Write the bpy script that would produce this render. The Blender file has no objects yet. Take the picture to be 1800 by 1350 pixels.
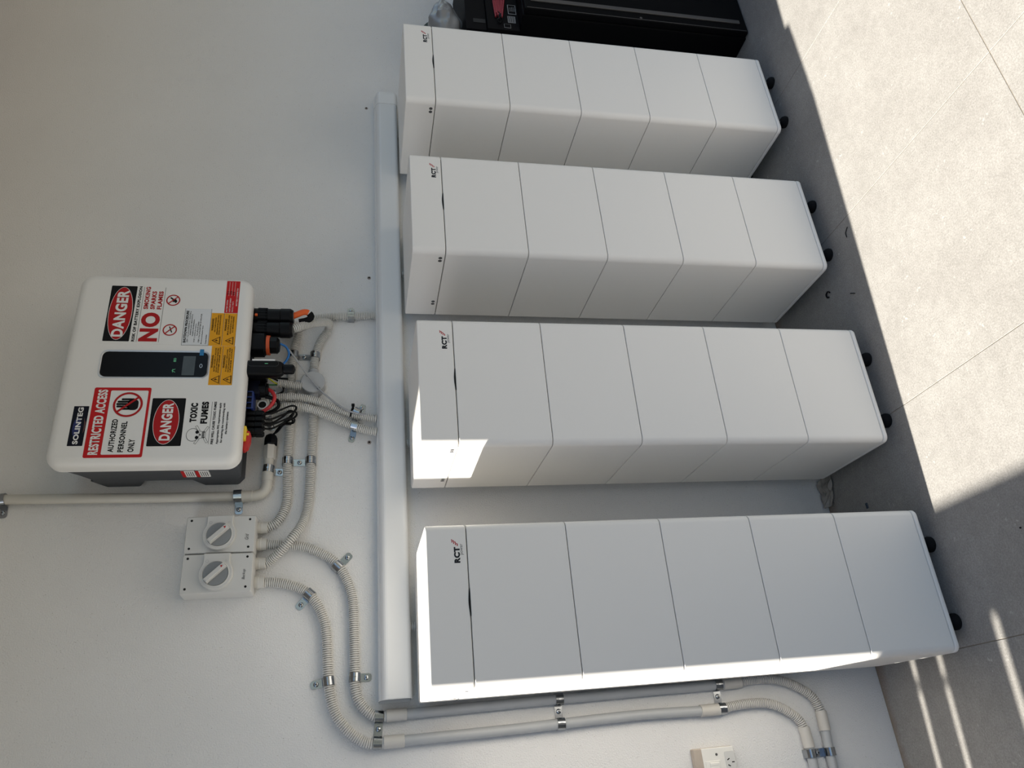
import bpy, bmesh, math, random
from mathutils import Vector, Matrix
random.seed(7)
scn = bpy.context.scene
C = scn.collection
PI = math.pi

# ------------------------------------------------------------------ camera
CAM = Vector((-0.1451, -1.995, 1.4203))
RGT = Vector((0.8871228, -0.46149727, 0.00577981))      # to the right when standing upright
UPV = Vector((0.08887769, 0.18310888, 0.97906685))      # up when standing upright
FWD = Vector((0.45289501, 0.86803883, -0.20345688))
cd = bpy.data.cameras.new('camera')
cd.sensor_fit = 'HORIZONTAL'; cd.sensor_width = 36.0
cd.lens = 1318.4232 / 1800 * 36
cd.clip_start = 0.05; cd.clip_end = 200
cam = bpy.data.objects.new('camera', cd); C.objects.link(cam)
# the phone was held sideways: picture-right is world-down, picture-up is world-right
X, Y, Z = -UPV, RGT, -FWD
cam.matrix_world = Matrix(((X.x, Y.x, Z.x, CAM.x), (X.y, Y.y, Z.y, CAM.y), (X.z, Y.z, Z.z, CAM.z), (0, 0, 0, 1)))
scn.camera = cam

# ------------------------------------------------------------------ sky, sun, exposure
SUN_D = Vector((1.0, -0.085, -0.765)).normalized()      # direction the sunlight travels
w = bpy.data.worlds.new('world'); scn.world = w; w.use_nodes = True
nt = w.node_tree; nt.nodes.clear()
sky = nt.nodes.new('ShaderNodeTexSky'); sky.sky_type = 'NISHITA'; sky.sun_disc = False
sky.sun_elevation = math.asin(-SUN_D.z); sky.sun_rotation = math.atan2(-SUN_D.x, -SUN_D.y)
sky.air_density = 1.0; sky.dust_density = 1.6; sky.ozone_density = 1.0
bg = nt.nodes.new('ShaderNodeBackground'); bg.inputs['Strength'].default_value = 0.148
wo = nt.nodes.new('ShaderNodeOutputWorld')
nt.links.new(sky.outputs[0], bg.inputs['Color']); nt.links.new(bg.outputs[0], wo.inputs['Surface'])
sd = bpy.data.lights.new('sun', 'SUN'); sd.energy = 10.6; sd.angle = math.radians(0.53); sd.color = (1.0, 0.945, 0.85)
sun = bpy.data.objects.new('sun', sd); C.objects.link(sun)
sun.rotation_euler = SUN_D.to_track_quat('-Z', 'Y').to_euler(); sun.location = (-6, 0.5, 6)
scn.view_settings.view_transform = 'Standard'; scn.view_settings.look = 'None'
scn.view_settings.exposure = 0.33; scn.view_settings.gamma = 1.0; scn.view_settings.use_curve_mapping = False

# ------------------------------------------------------------------ materials
def srgb(r, g, b):
    f = lambda c: (c / 12.92 if c <= 0.04045 else ((c + 0.055) / 1.055) ** 2.4)
    return (f(r / 255), f(g / 255), f(b / 255), 1)
MAT = {}
def mat(name, col, rough=0.5, metal=0.0, bump=0.0, scale=300, var=0.0, vscale=6, spec=0.5, emit=None):
    m = bpy.data.materials.new(name); m.use_nodes = True
    n = m.node_tree; b = n.nodes['Principled BSDF']
    b.inputs['Base Color'].default_value = col; b.inputs['Roughness'].default_value = rough
    b.inputs['Metallic'].default_value = metal; b.inputs['Specular IOR Level'].default_value = spec
    tc = n.nodes.new('ShaderNodeTexCoord')
    if var:
        no = n.nodes.new('ShaderNodeTexNoise'); no.inputs['Scale'].default_value = vscale; no.inputs['Detail'].default_value = 6
        n.links.new(tc.outputs['Object'], no.inputs['Vector'])
        mx = n.nodes.new('ShaderNodeMix'); mx.data_type = 'RGBA'
        mx.inputs[6].default_value = [c * (1 - var) for c in col[:3]] + [1]
        mx.inputs[7].default_value = [min(1, c * (1 + var)) for c in col[:3]] + [1]
        n.links.new(no.outputs['Fac'], mx.inputs[0]); n.links.new(mx.outputs[2], b.inputs['Base Color'])
    if bump:
        no = n.nodes.new('ShaderNodeTexNoise'); no.inputs['Scale'].default_value = scale; no.inputs['Detail'].default_value = 3
        n.links.new(tc.outputs['Object'], no.inputs['Vector'])
        bp = n.nodes.new('ShaderNodeBump'); bp.inputs['Strength'].default_value = bump; bp.inputs['Distance'].default_value = 0.001
        n.links.new(no.outputs['Fac'], bp.inputs['Height']); n.links.new(bp.outputs[0], b.inputs['Normal'])
    if emit:
        b.inputs['Emission Color'].default_value = emit; b.inputs['Emission Strength'].default_value = 0.16
    MAT[name] = m
    return m

mat('tower_white', (0.88, 0.855, 0.81, 1), 0.45, bump=0.05, scale=900)
mat('seam_dark', (0.02, 0.02, 0.02, 1), 0.8)
mat('black_plastic', (0.0025, 0.0028, 0.0038, 1), 0.42, spec=0.16)
mat('black_rubber', (0.005, 0.005, 0.006, 1), 0.8, spec=0.2)
mat('slot_black', (0.004, 0.004, 0.004, 1), 0.9)
mat('screw_grey', (0.10, 0.10, 0.10, 1), 0.4, 0.5)
mat('zinc', (0.40, 0.42, 0.44, 1), 0.18, 1.0, bump=0.08, scale=60, var=0.18, vscale=40)
mat('conduit_beige', (0.62, 0.605, 0.57, 1), 0.5)
mat('fitting_beige', (0.56, 0.54, 0.50, 1), 0.45, var=0.05, vscale=20)
mat('pipe_grey', (0.42, 0.435, 0.445, 1), 0.4, var=0.05, vscale=15)
mat('pipe_beige', (0.55, 0.53, 0.48, 1), 0.4, var=0.07, vscale=12)
mat('duct_white', (0.78, 0.78, 0.77, 1), 0.33)
mat('duct_inner', (0.04, 0.04, 0.04, 1), 0.6)  # near-black colour standing in for the shade inside the duct
mat('switch_grey', (0.60, 0.60, 0.585, 1), 0.45, bump=0.04, scale=700)
mat('dial_grey', (0.22, 0.23, 0.235, 1), 0.3)
mat('box_grey', (0.42, 0.425, 0.43, 1), 0.45)
mat('inverter_white', (0.80, 0.795, 0.775, 1), 0.38)
mat('housing_grey', (0.060, 0.066, 0.075, 1), 0.5, bump=0.05, scale=600)
mat('silver', (0.55, 0.56, 0.58, 1), 0.3, 0.7)
mat('glass_black', (0.002, 0.002, 0.0025, 1), 0.25, spec=0.2)
mat('lcd', (0.055, 0.065, 0.066, 1), 0.25, var=0.2, vscale=60)
mat('led_green', (0.05, 0.25, 0.12, 1), 0.4, emit=(0.25, 0.85, 0.45, 1))
mat('tape_blue', srgb(30, 120, 175), 0.5)
mat('paper_white', (0.80, 0.80, 0.79, 1), 0.55, spec=0.25)
mat('paper_blue_white', (0.70, 0.73, 0.76, 1), 0.55, spec=0.25)
mat('ink_black', (0.004, 0.004, 0.005, 1), 0.6, spec=0.2)
mat('ink_red', srgb(172, 24, 28), 0.55, spec=0.25)
mat('sign_red', srgb(190, 26, 30), 0.55, spec=0.25)
mat('sign_yellow', srgb(226, 160, 30), 0.55, spec=0.25)
mat('sign_navy', (0.003, 0.004, 0.012, 1), 0.5, spec=0.2)
mat('swoosh_blue', srgb(22, 34, 92), 0.35)
mat('swoosh_copper', srgb(92, 56, 50), 0.35)
mat('logo_dark', (0.012, 0.014, 0.02, 1), 0.55, spec=0.25)
mat('logo_red', srgb(178, 40, 46), 0.4)
mat('logo_grey', (0.12, 0.12, 0.13, 1), 0.4)
mat('orange_cable', srgb(232, 98, 28), 0.45)
mat('orange_ring', srgb(205, 84, 36), 0.5)
mat('blue_cable', srgb(38, 110, 180), 0.4)
mat('blue_plastic', srgb(14, 42, 110), 0.4)
mat('navy_plastic', (0.002, 0.003, 0.012, 1), 0.45, spec=0.2)
mat('red_cable', srgb(196, 48, 52), 0.4)
mat('red_handle', srgb(192, 36, 28), 0.4)
mat('yellow_plate', srgb(228, 196, 60), 0.45)
mat('black_cable', (0.003, 0.003, 0.0036, 1), 0.42, spec=0.16)
mat('grey_cable', (0.34, 0.345, 0.36, 1), 0.45)
mat('earth_yellow', srgb(190, 190, 40), 0.45)
mat('earth_green', srgb(40, 110, 50), 0.45)
mat('outlet_white', (0.76, 0.75, 0.71, 1), 0.4)
mat('outlet_aged', (0.44, 0.38, 0.32, 1), 0.55, var=0.15, vscale=25)
mat('cabinet_black', (0.003, 0.003, 0.0035, 1), 0.55, spec=0.07)
mat('cabinet_trim', (0.11, 0.105, 0.10, 1), 0.35, 0.4)
mat('carton_black', (0.005, 0.0045, 0.0055, 1), 0.55, spec=0.07)
mat('carton_print', (0.30, 0.30, 0.30, 1), 0.6)
mat('red_wire', srgb(150, 46, 56), 0.5)
mat('bag_grey', (0.24, 0.245, 0.25, 1), 0.25, bump=0.5, scale=40)
mat('bag_green', (0.02, 0.035, 0.02, 1), 0.6)
mat('wall_plug', (0.35, 0.30, 0.27, 1), 0.7)
mat('fence_timber', (0.30, 0.27, 0.235, 1), 0.8, bump=0.4, scale=60, var=0.25, vscale=5)
mat('plastic_scrap', (0.30, 0.28, 0.25, 1), 0.35)
mat('debris_blue', (0.03, 0.05, 0.08, 1), 0.5)
mat('grout', (0.25, 0.215, 0.17, 1), 0.9, var=0.15, vscale=8)
mat('soffit', (0.42, 0.41, 0.40, 1), 0.8)

def wall_material():
    m = bpy.data.materials.new('rendered_wall'); m.use_nodes = True; n = m.node_tree; b = n.nodes['Principled BSDF']
    b.inputs['Roughness'].default_value = 0.85; b.inputs['Specular IOR Level'].default_value = 0.25
    tc = n.nodes.new('ShaderNodeTexCoord')
    big = n.nodes.new('ShaderNodeTexNoise'); big.inputs['Scale'].default_value = 2.2; big.inputs['Detail'].default_value = 5
    fine = n.nodes.new('ShaderNodeTexNoise'); fine.inputs['Scale'].default_value = 270; fine.inputs['Detail'].default_value = 3; fine.inputs['Roughness'].default_value = 0.6
    pit = n.nodes.new('ShaderNodeTexVoronoi'); pit.inputs['Scale'].default_value = 170
    for t in (big, fine, pit): n.links.new(tc.outputs['Object'], t.inputs['Vector'])
    r1 = n.nodes.new('ShaderNodeValToRGB')
    r1.color_ramp.elements[0].position = 0.3; r1.color_ramp.elements[0].color = (0.765, 0.76, 0.75, 1)
    r1.color_ramp.elements[1].position = 0.7; r1.color_ramp.elements[1].color = (0.81, 0.805, 0.795, 1)
    n.links.new(big.outputs['Fac'], r1.inputs['Fac'])
    # sparse dark pits of the sprayed render
    r2 = n.nodes.new('ShaderNodeValToRGB')
    r2.color_ramp.elements[0].position = 0.06; r2.color_ramp.elements[0].color = (0.45, 0.42, 0.38, 1)
    r2.color_ramp.elements[1].position = 0.16; r2.color_ramp.elements[1].color = (1, 1, 1, 1)
    n.links.new(pit.outputs['Distance'], r2.inputs['Fac'])
    pn = n.nodes.new('ShaderNodeTexNoise'); pn.inputs['Scale'].default_value = 38; pn.inputs['Detail'].default_value = 2
    n.links.new(tc.outputs['Object'], pn.inputs['Vector'])
    r3 = n.nodes.new('ShaderNodeValToRGB'); r3.color_ramp.elements[0].position = 0.50; r3.color_ramp.elements[1].position = 0.62
    n.links.new(pn.outputs['Fac'], r3.inputs['Fac'])
    mu = n.nodes.new('ShaderNodeMix'); mu.data_type = 'RGBA'; mu.blend_type = 'MULTIPLY'
    n.links.new(r3.outputs['Color'], mu.inputs[0]); n.links.new(r1.outputs['Color'], mu.inputs[6]); n.links.new(r2.outputs['Color'], mu.inputs[7])
    n.links.new(mu.outputs[2], b.inputs['Base Color'])
    bp = n.nodes.new('ShaderNodeBump'); bp.inputs['Strength'].default_value = 1.0; bp.inputs['Distance'].default_value = 0.0026
    n.links.new(fine.outputs['Fac'], bp.inputs['Height']); n.links.new(bp.outputs[0], b.inputs['Normal'])
    MAT['wall'] = m
wall_material()

def tile_material():
    m = bpy.data.materials.new('concrete_look_tile'); m.use_nodes = True; n = m.node_tree; b = n.nodes['Principled BSDF']
    b.inputs['Roughness'].default_value = 0.62; b.inputs['Specular IOR Level'].default_value = 0.3
    geo = n.nodes.new('ShaderNodeNewGeometry'); vec = geo.outputs['Position']
    def noise(s, d=5, r=0.6):
        t = n.nodes.new('ShaderNodeTexNoise'); t.inputs['Scale'].default_value = s; t.inputs['Detail'].default_value = d; t.inputs['Roughness'].default_value = r
        n.links.new(vec, t.inputs['Vector']); return t.outputs['Fac']
    def ramp(f, a, ca, z, cz):
        t = n.nodes.new('ShaderNodeValToRGB'); e = t.color_ramp.elements
        e[0].position = a; e[0].color = ca; e[1].position = z; e[1].color = cz
        n.links.new(f, t.inputs['Fac']); return t.outputs['Color']
    def mix(mode, fac, a, c):
        t = n.nodes.new('ShaderNodeMix'); t.data_type = 'RGBA'; t.blend_type = mode
        if isinstance(fac, float): t.inputs[0].default_value = fac
        else: n.links.new(fac, t.inputs[0])
        n.links.new(a, t.inputs[6])
        if isinstance(c, tuple): t.inputs[7].default_value = c
        else: n.links.new(c, t.inputs[7])
        return t.outputs[2]
    base = ramp(noise(5.5, 8), 0.3, (0.345, 0.332, 0.314, 1), 0.72, (0.405, 0.392, 0.372, 1))
    fine = ramp(noise(230, 7, 0.85), 0.34, (0.62, 0.61, 0.59, 1), 0.64, (1.10, 1.10, 1.10, 1))
    med = ramp(noise(38, 6, 0.7), 0.35, (0.90, 0.90, 0.895, 1), 0.65, (1.04, 1.04, 1.04, 1))
    c = mix('MULTIPLY', 1.0, mix('MULTIPLY', 1.0, base, med), fine)
    vo = n.nodes.new('ShaderNodeTexVoronoi'); vo.inputs['Scale'].default_value = 62; vo.inputs['Randomness'].default_value = 1.0
    wv = n.nodes.new('ShaderNodeTexNoise'); wv.inputs['Scale'].default_value = 45; n.links.new(vec, wv.inputs['Vector'])
    wm = n.nodes.new('ShaderNodeVectorMath'); wm.operation = 'MULTIPLY_ADD'; wm.inputs[1].default_value = (0.030, 0.030, 0.030); n.links.new(wv.outputs['Color'], wm.inputs[0]); n.links.new(vec, wm.inputs[2])
    n.links.new(wm.outputs[0], vo.inputs['Vector'])
    chip = ramp(vo.outputs['Distance'], 0.16, (0.8, 0.8, 0.8, 1), 0.26, (0, 0, 0, 1))
    area = ramp(noise(14, 3), 0.57, (0, 0, 0, 1), 0.66, (1, 1, 1, 1))
    msk = mix('MULTIPLY', 1.0, chip, area)
    c = mix('MIX', msk, c, (0.49, 0.475, 0.45, 1))
    vo2 = n.nodes.new('ShaderNodeTexVoronoi'); vo2.inputs['Scale'].default_value = 120
    n.links.new(vec, vo2.inputs['Vector'])
    dk = ramp(vo2.outputs['Distance'], 0.08, (1, 1, 1, 1), 0.14, (0, 0, 0, 1))
    ar2 = ramp(noise(11, 3), 0.56, (0, 0, 0, 1), 0.66, (1, 1, 1, 1))
    c = mix('MIX', mix('MULTIPLY', 1.0, dk, ar2), c, (0.19, 0.175, 0.155, 1))
    # rusty dirt washed along the foot of the wall
    sx = n.nodes.new('ShaderNodeSeparateXYZ'); n.links.new(vec, sx.inputs[0])
    ad = n.nodes.new('ShaderNodeMath'); ad.operation = 'MULTIPLY_ADD'; ad.inputs[1].default_value = 0.10; 
    n.links.new(noise(9, 5), ad.inputs[0]); n.links.new(sx.outputs['Y'], ad.inputs[2])
    st = ramp(ad.outputs[0], 0.012, (0, 0, 0, 1), 0.055, (0.75, 0.75, 0.75, 1))
    c = mix('MIX', st, c, (0.20, 0.125, 0.075, 1))
    n.links.new(c, b.inputs['Base Color'])
    bp = n.nodes.new('ShaderNodeBump'); bp.inputs['Strength'].default_value = 0.5; bp.inputs['Distance'].default_value = 0.0015
    n.links.new(noise(190, 5, 0.7), bp.inputs['Height']); n.links.new(bp.outputs[0], b.inputs['Normal'])
    MAT['tile'] = m
tile_material()

# ------------------------------------------------------------------ mesh helpers
ORG = {}                                                  # object -> world point its mesh data is written about
def tag(o, label=None, cat=None, group=None, kind=None):
    if label: o['label'] = label
    if cat: o['category'] = cat
    if group: o['group'] = group
    if kind: o['kind'] = kind
    return o
def thing(name, loc, label, cat, group=None):
    o = bpy.data.objects.new(name, None); C.objects.link(o); o.location = loc; o.empty_display_size = 0.05
    ORG[o] = Vector(loc); return tag(o, label, cat, group)
def link(name, me, m, parent=None, org=None, label=None):
    o = bpy.data.objects.new(name, me); C.objects.link(o)
    me.materials.clear(); me.materials.append(MAT[m])
    if parent is not None:
        o.parent = parent; org = ORG[parent]
    else:
        org = Vector(org) if org is not None else Vector((0, 0, 0)); o.location = org
    ORG[o] = org
    me.transform(Matrix.Translation(-org))
    if label: o['label'] = label
    return o
class MB:
    def __init__(s): s.bm = bmesh.new()
    def box(s, x0, x1, y0, y1, z0, z1, bev=0.0, seg=2):
        vs = [s.bm.verts.new((x, y, z)) for x in (x0, x1) for y in (y0, y1) for z in (z0, z1)]
        fs = [s.bm.faces.new([vs[i] for i in f]) for f in ((0,1,3,2),(4,6,7,5),(0,4,5,1),(2,3,7,6),(0,2,6,4),(1,5,7,3))]
        if bev:
            es = list({e for f in fs for e in f.edges})
            bmesh.ops.bevel(s.bm, geom=es, offset=bev, segments=seg, affect='EDGES', profile=0.5)
        return s
    def loops(s, rings, caps=True, closed=True):
        vv = [[s.bm.verts.new(p) for p in r] for r in rings]
        n = len(vv[0])
        for a, b in zip(vv, vv[1:]):
            for i in range(n if closed else n - 1):
                j = (i + 1) % n
                s.bm.faces.new((a[i], a[j], b[j], b[i]))
        if caps:
            s.bm.faces.new(list(reversed(vv[0]))); s.bm.faces.new(vv[-1])
        return s
    def tube(s, path, rad, seg=12, caps=True):
        path = [Vector(p) for p in path]
        rads = rad if isinstance(rad, (list, tuple)) else [rad] * len(path)
        rings = []; T = None; N = None
        for i, p in enumerate(path):
            a = path[max(0, i - 1)]; b = path[min(len(path) - 1, i + 1)]
            t = b - a
            t = t.normalized() if t.length > 1e-9 else (T or Vector((0, 0, 1)))
            if N is None:
                N = t.orthogonal().normalized()
            else:
                N = (N - t * N.dot(t)).normalized()
            B = t.cross(N); T = t
            rings.append([p + (N * math.cos(2*PI*k/seg) + B * math.sin(2*PI*k/seg)) * rads[i] for k in range(seg)])
        return s.loops(rings, caps)
    def lathe(s, org, axis, prof, seg=20):
        """prof: list of (distance along axis, radius)"""
        org = Vector(org); ax = Vector(axis).normalized(); N = ax.orthogonal().normalized(); B = ax.cross(N)
        rings = [[org + ax * d + (N * math.cos(2*PI*k/seg) + B * math.sin(2*PI*k/seg)) * max(r, 1e-5) for k in range(seg)] for d, r in prof]
        return s.loops(rings)
    def prism_y(s, poly, y0, y1):
        """poly in (x,z), extruded from y0 (front) to y1"""
        return s.loops([[(x, y0, z) for x, z in poly], [(x, y1, z) for x, z in poly]])
    def mesh(s, smooth=None):
        bmesh.ops.recalc_face_normals(s.bm, faces=s.bm.faces[:])
        me = bpy.data.meshes.new('m'); s.bm.to_mesh(me); s.bm.free()
        if smooth is not None:
            me.polygons.foreach_set('use_smooth', [True] * len(me.polygons))
            me.update()
            try: me.set_sharp_from_angle(angle=math.radians(smooth))
            except Exception: pass
        return me
    def build(s, name, m, parent=None, org=None, smooth=None, label=None, wn=False):
        me = s.mesh(smooth); me.name = name
        o = link(name, me, m, parent, org, label)
        if wn:
            md = o.modifiers.new('normals', 'WEIGHTED_NORMAL'); md.mode = 'FACE_AREA'; md.weight = 50; md.keep_sharp = True
        return o
def rrect(x0, x1, z0, z1, r, seg=5):
    out = []
    for cx, cz, a0 in ((x1 - r, z1 - r, 0), (x0 + r, z1 - r, 90), (x0 + r, z0 + r, 180), (x1 - r, z0 + r, 270)):
        for k in range(seg + 1):
            a = math.radians(a0 + 90 * k / seg); out.append((cx + r * math.cos(a), cz + r * math.sin(a)))
    return out
def circle(cx, cz, r, n=28, rz=None):
    rz = rz or r
    return [(cx + r * math.cos(2*PI*k/n), cz + rz * math.sin(2*PI*k/n)) for k in range(n)]
def spline(pts, step=0.004):
    P = [Vector(p) for p in pts]
    P = [P[0] * 2 - P[1]] + P + [P[-1] * 2 - P[-2]]
    raw = []
    for i in range(1, len(P) - 2):
        a, b, c, d = P[i-1], P[i], P[i+1], P[i+2]
        for k in range(16):
            t = k / 16
            raw.append(0.5 * ((2*b) + (c - a)*t + (2*a - 5*b + 4*c - d)*t*t + (3*b - a - 3*c + d)*t**3))
    raw.append(P[-2].copy())
    L = [0]
    for a, b in zip(raw, raw[1:]): L.append(L[-1] + (b - a).length)
    n = max(2, int(round(L[-1] / step))); out = []; j = 0
    for k in range(n + 1):
        s = L[-1] * k / n
        while j < len(L) - 2 and L[j+1] < s: j += 1
        t = (s - L[j]) / max(1e-9, L[j+1] - L[j])
        out.append(raw[j].lerp(raw[j+1], min(1, max(0, t))))
    return out, L[-1]
PITCH = 0.0052
def corrugated(mb, pts, r=0.0125, seg=14):
    _, L = spline(pts, 0.01)
    n = max(2, int(round(L / PITCH))); sub = 6
    path, _ = spline(pts, L / (n * sub))
    prof = (0.0, 0.0002, 0.0002, 0.0, -0.0045, -0.0045)
    rad = [r - 0.0006 + prof[i % sub] for i in range(len(path))]
    return mb.tube(path, rad, seg)
def text_mesh(s, x0, x1, z0, z1, y, bold=0.0, shear=0.0):
    cu = bpy.data.curves.new('t', 'FONT'); cu.body = s; cu.resolution_u = 4; cu.offset = bold; cu.shear = shear; cu.space_character = 1.0 + bold * 2.2
    o = bpy.data.objects.new('t', cu); C.objects.link(o)
    dg = bpy.context.evaluated_depsgraph_get()
    me = bpy.data.meshes.new_from_object(o.evaluated_get(dg))
    bpy.data.objects.remove(o); bpy.data.curves.remove(cu)
    xs = [v.co.x for v in me.vertices]; ys = [v.co.y for v in me.vertices]
    ax, bx, ay, by = min(xs), max(xs), min(ys), max(ys)
    for v in me.vertices:
        u = (v.co.x - ax) / (bx - ax); q = (v.co.y - ay) / (by - ay)
        v.co = (x0 + u * (x1 - x0), y, z0 + q * (z1 - z0))
    return me
def texts(items, y, name, m, parent, bold=0.02):
    """several lines of print joined into one flat lettering mesh; items: (string,x0,x1,z0,z1[,bold])"""
    bm = bmesh.new()
    for it in items:
        me = text_mesh(*it[:5], y, it[5] if len(it) > 5 else bold)
        bm.from_mesh(me); bpy.data.meshes.remove(me)
    me = bpy.data.meshes.new(name); bm.to_mesh(me); bm.free()
    return link(name, me, m, parent)

# ------------------------------------------------------------------ the setting
mb = MB(); mb.box(-1.30, 5.0, 0.0, 0.25, -0.02, 3.05)
tag(mb.build('wall_back', 'wall'), 'white sprayed-render outside wall behind the battery towers', kind='structure')
mb = MB(); mb.box(-1.30, 5.0, -3.00, 0.25, 2.78, 2.93)
tag(mb.build('ceiling', 'soffit'), 'pale soffit of the patio roof above the wall', kind='structure')
mb = MB(); mb.box(-8, 9, -9, 7, -0.10, -0.0014)
floor = tag(mb.build('floor', 'grout'), 'grouted bed under the concrete-look floor tiles', kind='structure')
TX, TY, G = 0.602, 1.200, 0.0010
for i in range(-4, 8):
    for j in range(3):
        x0 = 0.0115 + i * TX; y1 = 0.148 - j * TY
        t = MB().box(x0 + G, x0 + TX - G, y1 - TY + G, min(y1 - G, -0.004), -0.0100, 0.0, bev=0.0004, seg=1)
        t.build('tile', 'tile', floor)

# paling fence beyond the end of the wall (out of frame): its shade and the slits of light lie on the floor
FX = -1.90
fence = thing('paling_fence', (FX, -1.0, 0), 'weathered timber paling fence standing left of the wall', 'fence')
gaps = [(0.003, 0.013), (-0.099, 0.0135), (-0.196, 0.0015), (-0.309, 0.0165)]
edges = [1.6]
yy = 1.6
cuts = sorted([g[0] + g[1] / 2 for g in gaps] , reverse=True)
lo = 1.6
spans = []
for (gy, gw) in gaps:
    spans.append((gy + gw / 2, lo)); lo = gy - gw / 2
spans.append((-4.2, lo))
for a, b in spans:
    k = max(1, int(round((b - a) / 0.10))); wd = (b - a) / k
    for q in range(k):
        MB().box(FX - 0.008, FX + 0.008, a + q * wd, a + (q + 1) * wd, 0.0, 1.60).build('paling', 'fence_timber', fence)
MB().box(FX - 0.03, FX + 0.03, -4.2, 1.6, 1.525, 1.690).build('top_rail', 'fence_timber', fence)
MB().box(FX + 0.008, FX + 0.012, -0.20, 1.6, 1.398, 1.413).build('middle_rail', 'fence_timber', fence)
MB().box(FX + 0.008, FX + 0.045, -4.2, 1.6, 0.25, 0.33).build('bottom_rail', 'fence_timber', fence)
MB().box(FX - 0.09, FX - 0.01, -2.0, -1.9, 0.0, 1.6).build('post', 'fence_timber', fence)
MB().box(FX - 0.09, FX - 0.01, 0.6, 0.7, 0.0, 1.6).build('post', 'fence_timber', fence)

# ------------------------------------------------------------------ battery towers
TW, TD = 0.343, 0.327
def tower_block(z0, z1, r=0.017, bev=0.0022):
    poly = rrect(0, TW, 0, TD, r, 6)
    ins = [rrect(bev*s, TW - bev*s, bev*s, TD - bev*s, r - bev*s*0.6, 6) for s in (1.0, 0.3)]
    z = [(ins[0], z0), (ins[1], z0 + bev*0.35), (poly, z0 + bev), (poly, z1 - bev), (ins[1], z1 - bev*0.35), (ins[0], z1)]
    return MB().loops([[(x, y, zz) for x, y in pl] for pl, zz in z])
ZS = [0.0545, 0.2755, 0.5031, 0.7307, 0.9583, 1.1859, 1.2758]
def make_tower():
    t = thing('battery_tower', (0, 0, 0), 'x', 'battery tower', 'row of battery towers')
    parts = []
    parts.append(tower_block(0.040, 0.0535, bev=0.004).build('plinth', 'tower_white', t, smooth=40, wn=True))
    for k in range(5):
        parts.append(tower_block(ZS[k] + 0.0006, ZS[k+1] - 0.0010, bev=0.0016).build('battery_module', 'tower_white', t, smooth=40, wn=True))
    cap = tower_block(ZS[5] + 0.0006, ZS[6], bev=0.0030).build('control_unit', 'tower_white', t, smooth=40, wn=True)
    parts.append(cap)
    parts.append(MB().loops([[(x, y, z) for x, y in rrect(0.006, TW - 0.006, 0.006, TD - 0.006, 0.013, 5)] for z in (0.045, ZS[6] - 0.02)]).build('inner_frame', 'seam_dark', t))
    # finger slot in the front joint
    pl = [(0.144 + 0.057 * k / 12, 1.1859 - 0.0008) for k in range(13)] + [(0.201 - 0.057 * k / 12, 1.1859 + 0.0005 + 0.0030 * math.sin(PI * k / 12)) for k in range(13)]
    MB().prism_y(pl, -0.0006, 0.004).build('finger_slot', 'slot_black', cap)
    # logo print
    texts([('RCT', 0.256, 0.291, 1.2020, 1.2150, 0.06)], -0.0003, 'lettering', 'logo_dark', cap)
    texts([('power', 0.2735, 0.2975, 1.1935, 1.2005, 0.0)], -0.0003, 'small_lettering', 'logo_grey', cap)
    lm = MB()
    for (lx, lz, ln) in ((0.2930, 1.2060, 0.0060), (0.2950, 1.2098, 0.0080), (0.2980, 1.2136, 0.0080), (0.3010, 1.2172, 0.0070)):
        lm.prism_y([(lx, lz), (lx + ln*0.5, lz - 0.0006), (lx + ln, lz + 0.0010), (lx + ln, lz + 0.0030), (lx + ln*0.5, lz + 0.0016), (lx, lz + 0.0022)], -0.0003, 0.0004)
    lm.build('wing_mark', 'logo_red', cap)
    # recessed screw pairs on the left side of the control unit
    for yc in (0.036, 0.250):
        for dy in (-0.0063, 0.0063):
            MB().lathe((0.0004, yc + dy, 1.1985), (-1, 0, 0), [(-0.002, 0.0056), (0.0003, 0.0056), (0.0006, 0.0048)], 14).build('screw', 'screw_grey', cap)
    # levelling feet
    for fx in (0.070, TW - 0.085):
        for fy in (0.030, TD - 0.035):
            f = MB().lathe((fx, fy, 0), (0, 0, 1), [(0.0, 0.0195), (0.006, 0.020), (0.013, 0.0175), (0.019, 0.010), (0.021, 0.006)], 20).build('foot', 'black_rubber', t, smooth=50)
            MB().lathe((fx, fy, 0.016), (0, 0, 1), [(0.0, 0.0045), (0.031, 0.0045)], 10).build('stem', 'zinc', f)
    return t
def copy_tree(o, parent=None, dz=None):
    c = o.copy(); C.objects.link(c); c.parent = parent
    for ch in o.children:
        k = copy_tree(ch, c)
        if parent is None and dz is not None and not ch.name.startswith('foot'): k.location.z = dz
    return c
TOW = [(0.0, 0.0, -0.0243, -0.0046), (0.5317, -0.0035, -0.0281, -0.0020), (1.0923, -0.0023, -0.0113, 0.0008), (1.6418, -0.0127, -0.0028, 0.0057)]
TLAB = ['nearest white battery tower with its left edge in full sun',
        'second white battery tower with a square patch of sun on its upper left side',
        'third white battery tower, standing in shade between the sunlit-patch one and the farthest one',
        'farthest white battery tower beside the black cabinet']
proto = make_tower()
towers = []
for i, (x, dy, th, dz) in enumerate(TOW):
    towers.append(copy_tree(proto, None, dz))
def drop(o):
    for ch in list(o.children): drop(ch)
    bpy.data.objects.remove(o)
drop(proto)
for i, (x, dy, th, dz) in enumerate(TOW):
    t = towers[i]; t.location = (x, -0.3833 + dy, 0); t.rotation_euler = (0, 0, th); t['label'] = TLAB[i]
    t.name = 'battery_tower' if i == 0 else 'battery_tower.%03d' % i

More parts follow.
